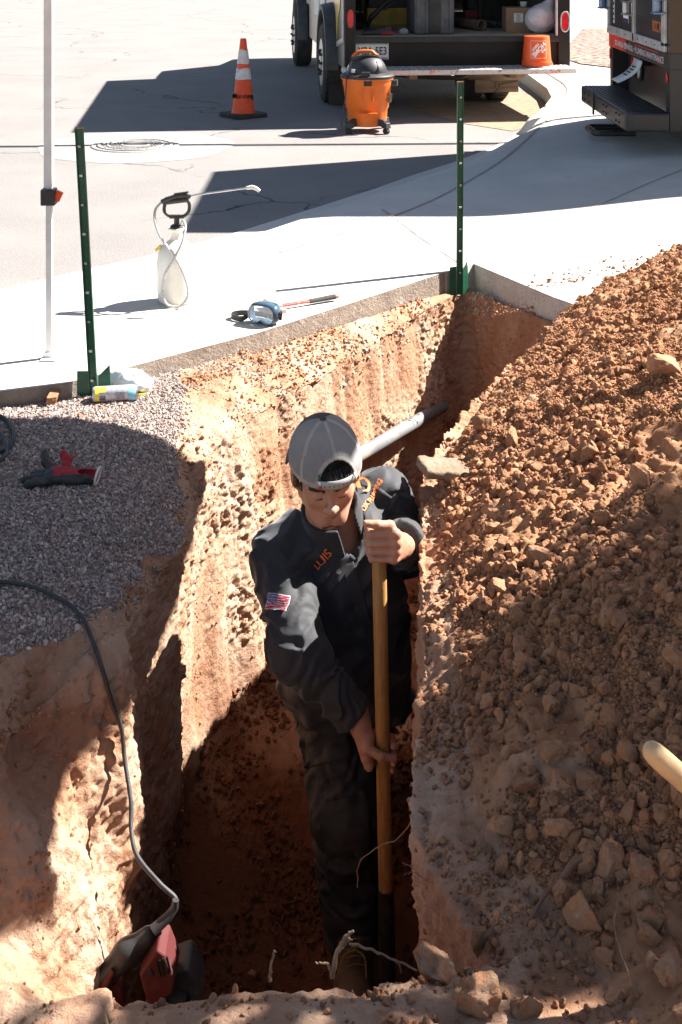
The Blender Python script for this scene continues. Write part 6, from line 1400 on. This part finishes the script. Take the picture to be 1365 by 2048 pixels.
# ---- shirt
def limb_frame(a, b_):
    a, b_ = A3[a], A3[b_]; u = (b_-a)/np.linalg.norm(b_-a); return a, u
def folds(p, a, u, seed, along=26, amp=.006):
    s = (p-a) @ u; q = p*[7, 7, 7]; w = s*along + 1.8*pnoise(p*11+seed) + 1.1*pnoise(p*5+seed*2)
    r_ = 1-np.abs(pnoise(np.stack([w, q[:, 0]*.8+seed, q[:, 2]*.8], 1)))*2.6
    return -amp*r_
def shirt(p):
    tor = cap_(p, A3['pel']+[.0, -.02, -.10], A3['che']+[0, .01, -.02], .160, .168, (1.12, .86, 1))
    tor = sm(tor, cap_(p, A3['che']+[0, .01, .02], A3['nec']+[0, .03, -.065], .150, .075, (1.15, .88, 1)), .05)
    tor = sm(tor, cap_(p, A3['shL']+[.02, .01, .0], A3['nec']+[-.02, .03, -.035], .076, .068), .06)
    tor = sm(tor, cap_(p, A3['shR']+[-.03, .01, -.01], A3['nec']+[0, .03, -.06], .066, .060), .05)
    tor = sm(tor, ell(p, A3['pel']+[-.02, -.07, .10], (.165, .135, .17)), .06)
    ft = .007*fbm(p*[9, 9, 4.5]+7, 3) - .011*(1-np.abs(pnoise(np.stack([p[:, 0]*7+p[:, 2]*6, p[:, 1]*4, p[:, 2]*5-p[:, 0]*6], 1)+5))*3)
    ft += -.008*(1-np.abs(pnoise(np.stack([p[:, 0]*14-p[:, 2]*9, p[:, 1]*6, p[:, 2]*8], 1)+31))*3)
    tor = tor+ft
    u1 = cap_(p, A3['shL'], A3['elL'], .076, .066); f1_ = cap_(p, A3['elL'], A3['wrL']-[.012, 0, -.012], .066, .043)
    a, u = limb_frame('shL', 'elL'); u1 = u1+folds(p, a, u, 3, 17, .014); a, u = limb_frame('elL', 'wrL'); f1_ = f1_+folds(p, a, u, 9, 26, .013)
    armL = sm(u1, f1_, .03)
    u2 = cap_(p, A3['shR'], A3['elR'], .070, .066); f2_ = cap_(p, A3['elR'], A3['wrR']+[.004, .03, 0], .070, .044)
    a, u = limb_frame('shR', 'elR'); u2 = u2+folds(p, a, u, 13, 22, .014); a, u = limb_frame('elR', 'wrR'); f2_ = f2_+folds(p, a, u, 19, 30, .014)
    armR = sm(u2, f2_, .03)
    d = sm(tor, armL, .045); d = sm(d, armR, .018)
    # hem, cuffs, neck opening
    hem = (-.60 + .012*np.sin(p[:, 0]*30)) - p[:, 2]; d = smx(d, hem - .0, .008)
    for w_, e_, r_ in (('wrL', 'elL', .034), ('wrR', 'elR', .033)):
        a = A3[w_]; u = (A3[w_]-A3[e_])/np.linalg.norm(A3[w_]-A3[e_]); s = (p-a) @ u
        near = np.linalg.norm(p-a, axis=1) < .14; rad = np.linalg.norm((p-a)-s[:, None]*u, axis=1)
        cut = s+(.022 if w_ == 'wrL' else .034); d = np.where(near & (rad < .10), smx(d, np.where(near, cut, -1), .004), d)
        hole = np.maximum(rad-r_, -(s+.075)); d = np.where(near, smx(d, -hole, .004), d)
    nk = cap_(p, A3['nec']+[-.0, .0, -.04], to_w(np.array([[0, -.05, -.10]]))[0], .070, .072); d = smx(d, -nk, .006)
    vee = cap_(p, A3['nec']+[.03, -.10, .02], A3['nec']+[.035, -.16, -.05], .035, .006); d = smx(d, -vee, .006)
    return d
V, F = sdf_mesh(shirt, (-.36, 3.22, -.66), (.36, 4.03, .2), .0052); V = relax(V, F, 1, .35)
sh_o = np_mesh('shirt', V, F, M_SHIRT, man, True); bvS = BVHTree.FromPolygons([Vector(v) for v in V], [tuple(int(i) for i in f) for f in F])
# collar: a standing band round the neck, open at the front
def collar(p):
    a = A3['nec']+np.array((-.010, .012, -.055)); b_ = to_w(np.array([[0, -.048, -.065]]))[0]+np.array((0, .012, 0)); u = (b_-a)/np.linalg.norm(b_-a); s = (p-a) @ u; rad = np.linalg.norm((p-a)-s[:, None]*u, axis=1)
    r0 = .078 + .10*np.clip(s-.02, -.06, .03)*0 + .012*np.clip((.07-s)/.07, -1, 1)*0 + .006*pnoise(p*14); d = np.abs(rad-r0-.05*np.clip(.03-s, 0, .05))-.0045
    d = np.maximum(d, -(s+.035)); d = np.maximum(d, s-.112-.012*pnoise(p*8+3)+.35*np.clip(-(p[:, 1]-a[1])-.03, 0, .1))
    fr2 = np.abs(p[:, 0]-a[0]-.030-.25*(a[2]+.06-p[:, 2]))-.026; d = np.where(p[:, 1] < a[1]-.02, np.maximum(d, -fr2), d); return d
V, F = sdf_mesh(collar, A3['nec']+[-.16, -.16, -.14], A3['nec']+[.16, .16, .16], .0034); V = relax(V, F, 1, .4); np_mesh('collar', V, F, M_SHIRT, man, True)
# flat pieces laid on the cloth
def vframe(px, py, Yd, ang, bvh=None):
    a = R(ang); o = Vector((0, 0, H_CAM)); v = (P(px, py, 1.0)-o).normalized(); h = (bvh or bvS).ray_cast(o, v, 20)[0] or P(px, py, 3.5)
    X_ = Vector((1, 0, 0)); X_ = (X_-v*X_.dot(v)).normalized(); Y_ = X_.cross(v); Y_ = Y_ if Y_.z > 0 else -Y_
    return frame(h, X_*math.cos(a)+Y_*math.sin(a), -X_*math.sin(a)+Y_*math.cos(a))
def grid_mesh(w, h, n=14, rnd=0.0):
    me = bpy.data.meshes.new('g'); bb = bmesh.new(); vs = [[bb.verts.new(((i/n-.5)*w, (j/n-.5)*h, 0)) for i in range(n+1)] for j in range(n+1)]
    for j in range(n):
        for i in range(n): bb.faces.new([vs[j][i], vs[j][i+1], vs[j+1][i+1], vs[j+1][i]])
    bb.to_mesh(me); bb.free(); return me
def patch_on(name, w, h, px, py, ang, m, off=.003, th=.002, Yd=3.35, n=14, bvh=None):
    me = grid_mesh(w, h, n); wrap_mesh(me, bvh or bvS, vframe(px, py, Yd, ang, bvh), .25, off, False)
    for p in me.polygons: p.use_smooth = True
    o = link_mesh(name, me, m, man, True)
    if th: q = o.modifiers.new('s', 'SOLIDIFY'); q.thickness = th; q.offset = 0
    return o
patch_on('pocket_flap', .105, .045, 675, 1138, 52-0, M_SHIRT, .0035, .003); patch_on('pocket_flap', .105, .042, 752, 1018, 56, M_SHIRT, .0035, .003)
patch_on('placket', .034, .23, 705, 1160, 18, M_SHIRT, .003, .003)
for px, py in ((677, 1143), (700, 1085), (715, 1215)):
    me = bpy.data.meshes.new('b'); bb = bmesh.new(); bmesh.ops.create_circle(bb, cap_ends=True, radius=.0055, segments=14); bb.to_mesh(me); bb.free(); wrap_mesh(me, bvS, vframe(px, py, 3.35, 0), .25, .007, False); o = link_mesh('button', me, M_STEEL if py == 1143 else M_BLACK, man, True); q = o.modifiers.new('s', 'SOLIDIFY'); q.thickness = .002
def embroider(body_, px, py, size, ang, m, sx=1.0, bold=0.0006, name='lettering'):
    me = text_mesh(body_, size, 0, bold, 1.0); me.transform(Matrix.Diagonal((sx, 1, 1, 1))); wrap_mesh(me, bvS, vframe(px, py, 3.35, ang), .25, .0075); link_mesh(name, me, m, man, True)
embroider('LUIS', 645, 1118, .030, 50, M_OEMB, .95, .0004)
embroider('OX PLUMBING', 744, 992, .0165, 55, M_OEMB, .9, .0006)
me = bpy.data.meshes.new('ring'); bb = bmesh.new(); n = 40
for k in range(n):
    a0, a1 = R(-118+312*k/n/1.0), R(-118+312*(k+1)/n); r1 = .0195; w_ = .0065*min(1, .35+1.6*min(k/n, 1-k/n)*2)
    bb.faces.new([bb.verts.new((r*math.cos(a), r*math.sin(a), 0)) for r, a in ((r1-w_, a0), (r1, a0), (r1, a1), (r1-w_, a1))])
bb.faces.new([bb.verts.new(v) for v in ((-.020, -.002, 0), (-.009, -.010, 0), (-.006, .006, 0), (-.009, .012, 0))])
bb.to_mesh(me); bb.free(); wrap_mesh(me, bvS, vframe(727, 972, 3.35, 20), .25, .0075, False); link_mesh('round_logo', me, M_OEMB, man, True)
# flag patch on the sleeve
M_FLW = mat('flag white', (.72, .68, .68), .7); M_FLR = mat('flag red', (.62, .05, .08), .7); M_FLB = mat('flag blue', (.12, .14, .28), .7)
FW, FHt = .052, .034; fm = vframe(557, 1205, 3.35, -10)
def strip(name, x0, x1, y0, y1, m, off, n=8):
    me = grid_mesh(x1-x0, y1-y0, n); me.transform(Matrix.Translation(((x0+x1)/2, (y0+y1)/2, 0))); wrap_mesh(me, bvS, fm, .25, off, False); return link_mesh(name, me, m, man, True)
strip('flag_patch', -FW/2-.002, FW/2+.002, -FHt/2-.002, FHt/2+.002, M_FLW, .0062, 10)
for k in range(7): strip('red_stripe', (-FW/2 if k > 2 else -FW/2+.022) if False else -FW/2, FW/2, -FHt/2+k*FHt/6.5, -FHt/2+k*FHt/6.5+FHt/13, M_FLR, .0072, 8)
strip('blue_canton', -FW/2, -FW/2+.024, FHt/2-.0185, FHt/2+.001, M_FLB, .0080, 6)
for k in range(15): strip('star', -FW/2+.003+.0042*(k % 5), -FW/2+.005+.0042*(k % 5), FHt/2-.015+.0055*(k//5), FHt/2-.0132+.0055*(k//5), M_FLW, .0086, 1)

# ---- trousers
def trous(p):
    a = cap_(p, A3['hpL']+[.0, 0, .05], A3['knL'], .105, .082); a = sm(a, cap_(p, A3['knL'], A3['anL']+[0, 0, .02], .080, .070), .03)
    a0, u = limb_frame('hpL', 'knL'); a = a+folds(p, a0, u, 23, 15, .010)
    a1, u = limb_frame('knL', 'anL'); a = a+folds(p, a1, u, 29, 17, .012)*sstep(-.35, -.9, p[:, 2])
    b_ = cap_(p, A3['hpR']+[0, 0, .05], A3['knR'], .100, .080); b_ = sm(b_, cap_(p, A3['knR'], A3['anR'], .078, .062), .03); a0, u = limb_frame('knR', 'anR'); b_ = b_+folds(p, a0, u, 37, 20, .006)
    d = sm(a, b_, .02); d = sm(d, cap_(p, A3['pel']+[-.03, 0, -.02], A3['pel']+[.03, 0, -.02], .14), .04)
    hole = cap_(p, A3['anL']+[0, 0, .03], A3['anL']+[0, -.0, -.15], .058, .07); d = smx(d, -hole, .004); d = smx(d, -(p[:, 2]-(A3['anL'][2]-.030)), .004)
    return d
V, F = sdf_mesh(trous, (-.22, 3.38, -1.28), (.28, 4.36, -.35), .0068); V = relax(V, F, 1, .35); np_mesh('trousers', V, F, M_TROUS, man, True)
bvT = BVHTree.FromPolygons([Vector(v) for v in V], [tuple(int(i) for i in f) for f in F])
patch_on('cargo_pocket', .115, .12, 655, 1475, 12, M_TROUS, .004, .004, 3.3, bvh=bvT); patch_on('cargo_flap', .12, .05, 660, 1452, 12, M_TROUS, .009, .004, 3.3, bvh=bvT)
patch_on('knee_patch', .12, .19, 697, 1680, 4, M_TROUS, .003, .003, 3.2, bvh=bvT); 
# ---- boots
zf = top_at(.03, 3.5); 
bt0 = np.array((A3['anL'][0]+.005, 3.58, -1.235))
def boot(p):
    q = p-bt0; d = cap_(q, (0, -.01, .03), (0, .0, .13), .050, .052); d = sm(d, ell(q, (-.004, -.13, .035), (.052, .105, .045)), .04); d = sm(d, ell(q, (0, .02, .035), (.042, .06, .045)), .03)
    d = smx(d, -(q[:, 2]+.0), .006); sole = np.maximum(ell(q, (-.003, -.08, .0), (.056, .165, .06)), np.abs(q[:, 2]-.006)-.012); return np.minimum(d, sole) + .0012*pnoise(p*60)
V, F = sdf_mesh(boot, bt0-[.1, .28, .04], bt0+[.1, .14, .2], .005); bo1 = np_mesh('boot', V, F, M_BOOT, man, True)
b = MB()
for k in range(5):
    z_ = .066+.011*k; yy = -.112+.015*k; b.tube(crom([bt0+[-.024, yy, z_], bt0+[0, yy-.004, z_+.012], bt0+[.024, yy+.006, z_+.002]], 8), .0018, 6)
b.tube(crom([bt0+[.0, -.085, .115], bt0+[.025, -.105, .11], bt0+[.03, -.125, .07]], 10), .0026, 6); b.tube(crom([bt0+[.0, -.085, .115], bt0+[-.03, -.1, .11], bt0+[-.045, -.115, .075]], 10), .0026, 6)
b.build('boot_laces', mat('yellow laces', (.45, .30, .04), .8, col2=(.2, .12, .05), nscale=200), man, world=True, smooth=True)
bt1 = A3['anR']+np.array((-.0, .02, .0))
def boot2(p):
    d = cap_(p, A3['anR'], A3['anR']+[-.055, .09, .0], .052, .046); d = sm(d, cap_(p, A3['anR']+[-.055, .08, -.0], A3['anR']+[-.062, .10, -.09], .044, .036), .03); return d
V, F = sdf_mesh(boot2, bt1-[.2, .15, .2], bt1+[.12, .22, .12], .006); np_mesh('boot', V, F, M_BLACK, man, True)
def sole2(p): return cap_(p, A3['anR']+[-.075, .05, .02], A3['anR']+[-.085, .10, -.10], .035, .03)
V, F = sdf_mesh(sole2, bt1-[.22, .15, .22], bt1+[.12, .22, .12], .006); np_mesh('boot_sole', V, F, mat('yellow brown sole', (.22, .12, .03), .8), man, True)

# ---- the long handle he holds
tl0 = handle_bot+hax*.0; shv = thing('digging_bar', 'long varnished wooden tool handle with dark steel socket held upright by the worker', 'shovel', (handle_bot.x, handle_bot.y, -1.29))
fp = hat(1775); b = MB(); b.tube([handle_top+Vector((0, 0, .012)), handle_top+Vector((0, 0, .004)), handle_top-Vector((0, 0, .008)), hat(1300), hat(1500), fp], [.008, .0155, .0185, .0185, .0186, .0186], 24); b.build('handle', M_WOOD, shv, world=True, smooth=True)
b = MB(); b.tube([fp-hax*.001, hat(1850), hat(1930), handle_bot+hax*.02], [.0205, .0215, .022, .018], 20); b.build('socket', mat('dark worn steel', (.035, .032, .03), .55, metal=.5, col2=(.09, .06, .045), nscale=30), shv, world=True, smooth=True)
b = MB(); q = Vector((handle_bot.x, handle_bot.y, -1.25)); b.poly([q+Vector(v) for v in ((-.055, .0, .05), (.055, .0, .05), (.06, .01, -.1), (.03, .0, -.16), (-.03, .0, -.16), (-.06, .01, -.1))], .006, (0, 1, 0)); b.build('blade', M_BLACKM, shv, world=True, bevel=.003)
SHADE_N = 205
# ============================================================ OUT OF FRAME: what casts the shade
SH = Vector((SUN_AZ[0], SUN_AZ[1], math.tan(SUN_EL))); SH /= SH.z          # towards the sun per metre of height
def lift(p, z): return Vector(p) + SH*(z-p[2])
M_CANVAS = mat('tent canvas', (.62, .6, .56), .9, bump=.2)
ZT = 2.15
edge_pts = [lift((-1.6, 4.5, .04), ZT)]  # unseen roof outline, shade edges carried back towards the sun
for px, py in ((4, 838), (100, 838), (180, 843), (290, 868), (385, 925), (412, 990)):
    h_, _n = hit_px(px, py); edge_pts.append(lift(tuple(h_), ZT))
edge_pts += [lift(P(735, 850, 3.5), ZT), lift(P(716, 893, 3.44), ZT), lift(P(690, 940, 3.40), ZT)]  # bulge added to the outline to shade the cap
for px, py in ((330, 1270), (245, 1440), (140, 1540), (100, 1720), (110, 1850)):
    h_, _n = hit_px(px, py); edge_pts.append(lift(tuple(h_), ZT))
edge_pts += [lift((-1.2, 2.1, .0), ZT), lift((-3.2, 1.9, 0), ZT), lift((-3.2, 3.0, 0), ZT)]
print('TENT', [(round(v.x, 2), round(v.y, 2)) for v in edge_pts])
b = MB(); b.poly([q for q in edge_pts], .012, (0, 0, 1)); rf = b.build('shade_roof', M_CANVAS, tent, world=True)  # added sheet, cut to cast the shade on gravel, wall and cap
b = MB(); top = pl*0+Vector((tent.location.x, tent.location.y, 2.25)); b.tube([top, edge_pts[1]+Vector((0, 0, .02)), edge_pts[3]+Vector((0, 0, .02))], .014, 8); b.build('roof_frame', M_STEEL, tent, world=True)
# overhead cable seen only by its shadow
ca0, ca1 = lift((-8.0, 9.75, 0), 4.2), lift((3.2, 10.2, 0), 4.6)
b = MB(); b.tube([ca0.lerp(ca1, t) for t in np.linspace(0, 1, 12)], .04, 10); o = b.build('overhead_cable', M_BLACK, smooth=True); tag(o, 'thick overhead cable above the road, seen only by its shadow line', 'cable')
# tree right of the frame, shading the near end of the heap
M_LEAF = mat('leaf', (.06, .10, .03), .6, col2=(.09, .13, .04), nscale=3); M_BARK = mat('bark', (.14, .09, .06), .9, col2=(.09, .06, .04), nscale=12, bump=.8, bscale=30)
g_ = np.random.default_rng(5)
cl_c = []
for i in range(int(SHADE_N)):
    # shaded patch of the heap and of the near ground, as clumps between here and the sun
    while True:
        x, y = g_.uniform(-.25, 1.7), g_.uniform(1.7, 3.45)
        lim = 2.70 + .55*max(x-.15, 0)
        if x < .0 and y > 2.1: continue
        if x > .62 and y < 2.25 and g_.random() < .75: continue
        if y < lim and g_.random() < (1.0 if y > 2.02 else .5): break
    z = 2.6+g_.uniform(-.25, .45); cl_c.append(lift((x, y, max(float(pile_h(np.array([x]), np.array([y]))[0]), 0)), z))
cl_c = np.array([tuple(v) for v in cl_c])
n = 26; P_ = np.repeat(cl_c, n, 0) + g_.normal(size=(len(cl_c)*n, 3))*[.085, .085, .07]
Rm_ = rotmats(len(P_), g_); q = np.array([(-.5, 0, 0), (0, -.24, 0), (.5, 0, 0), (0, .24, 0)])*.095
W = np.einsum('nij,vj->nvi', Rm_, q)+P_[:, None]; F = np.arange(len(P_)*4).reshape(-1, 4)
tc_ = Vector(cl_c.mean(0)); tr = thing('tree', 'leafy tree standing right of the heap outside the picture', 'tree', (tc_.x+.25, tc_.y+.1, 0.0))
np_mesh('crown', W.reshape(-1, 3), F, M_LEAF, tr, True, smooth=False)
b = MB(); tb = Vector((tc_.x+.25, tc_.y+.1, -.1)); b.tube([tb, tb+Vector((-.03, .02, .9)), tb+Vector((0, 0, 1.7)), tc_], [.10, .085, .06, .03], 12)
for k in range(10):
    e = Vector(cl_c[int(k*len(cl_c)/10)]); b.tube([tb+Vector((0, 0, 1.5+.05*k)), (tb+Vector((0, 0, 1.9))).lerp(e, .5), e], [.03, .018, .008], 7)
b.build('trunk', M_BARK, tr, world=True, smooth=True)
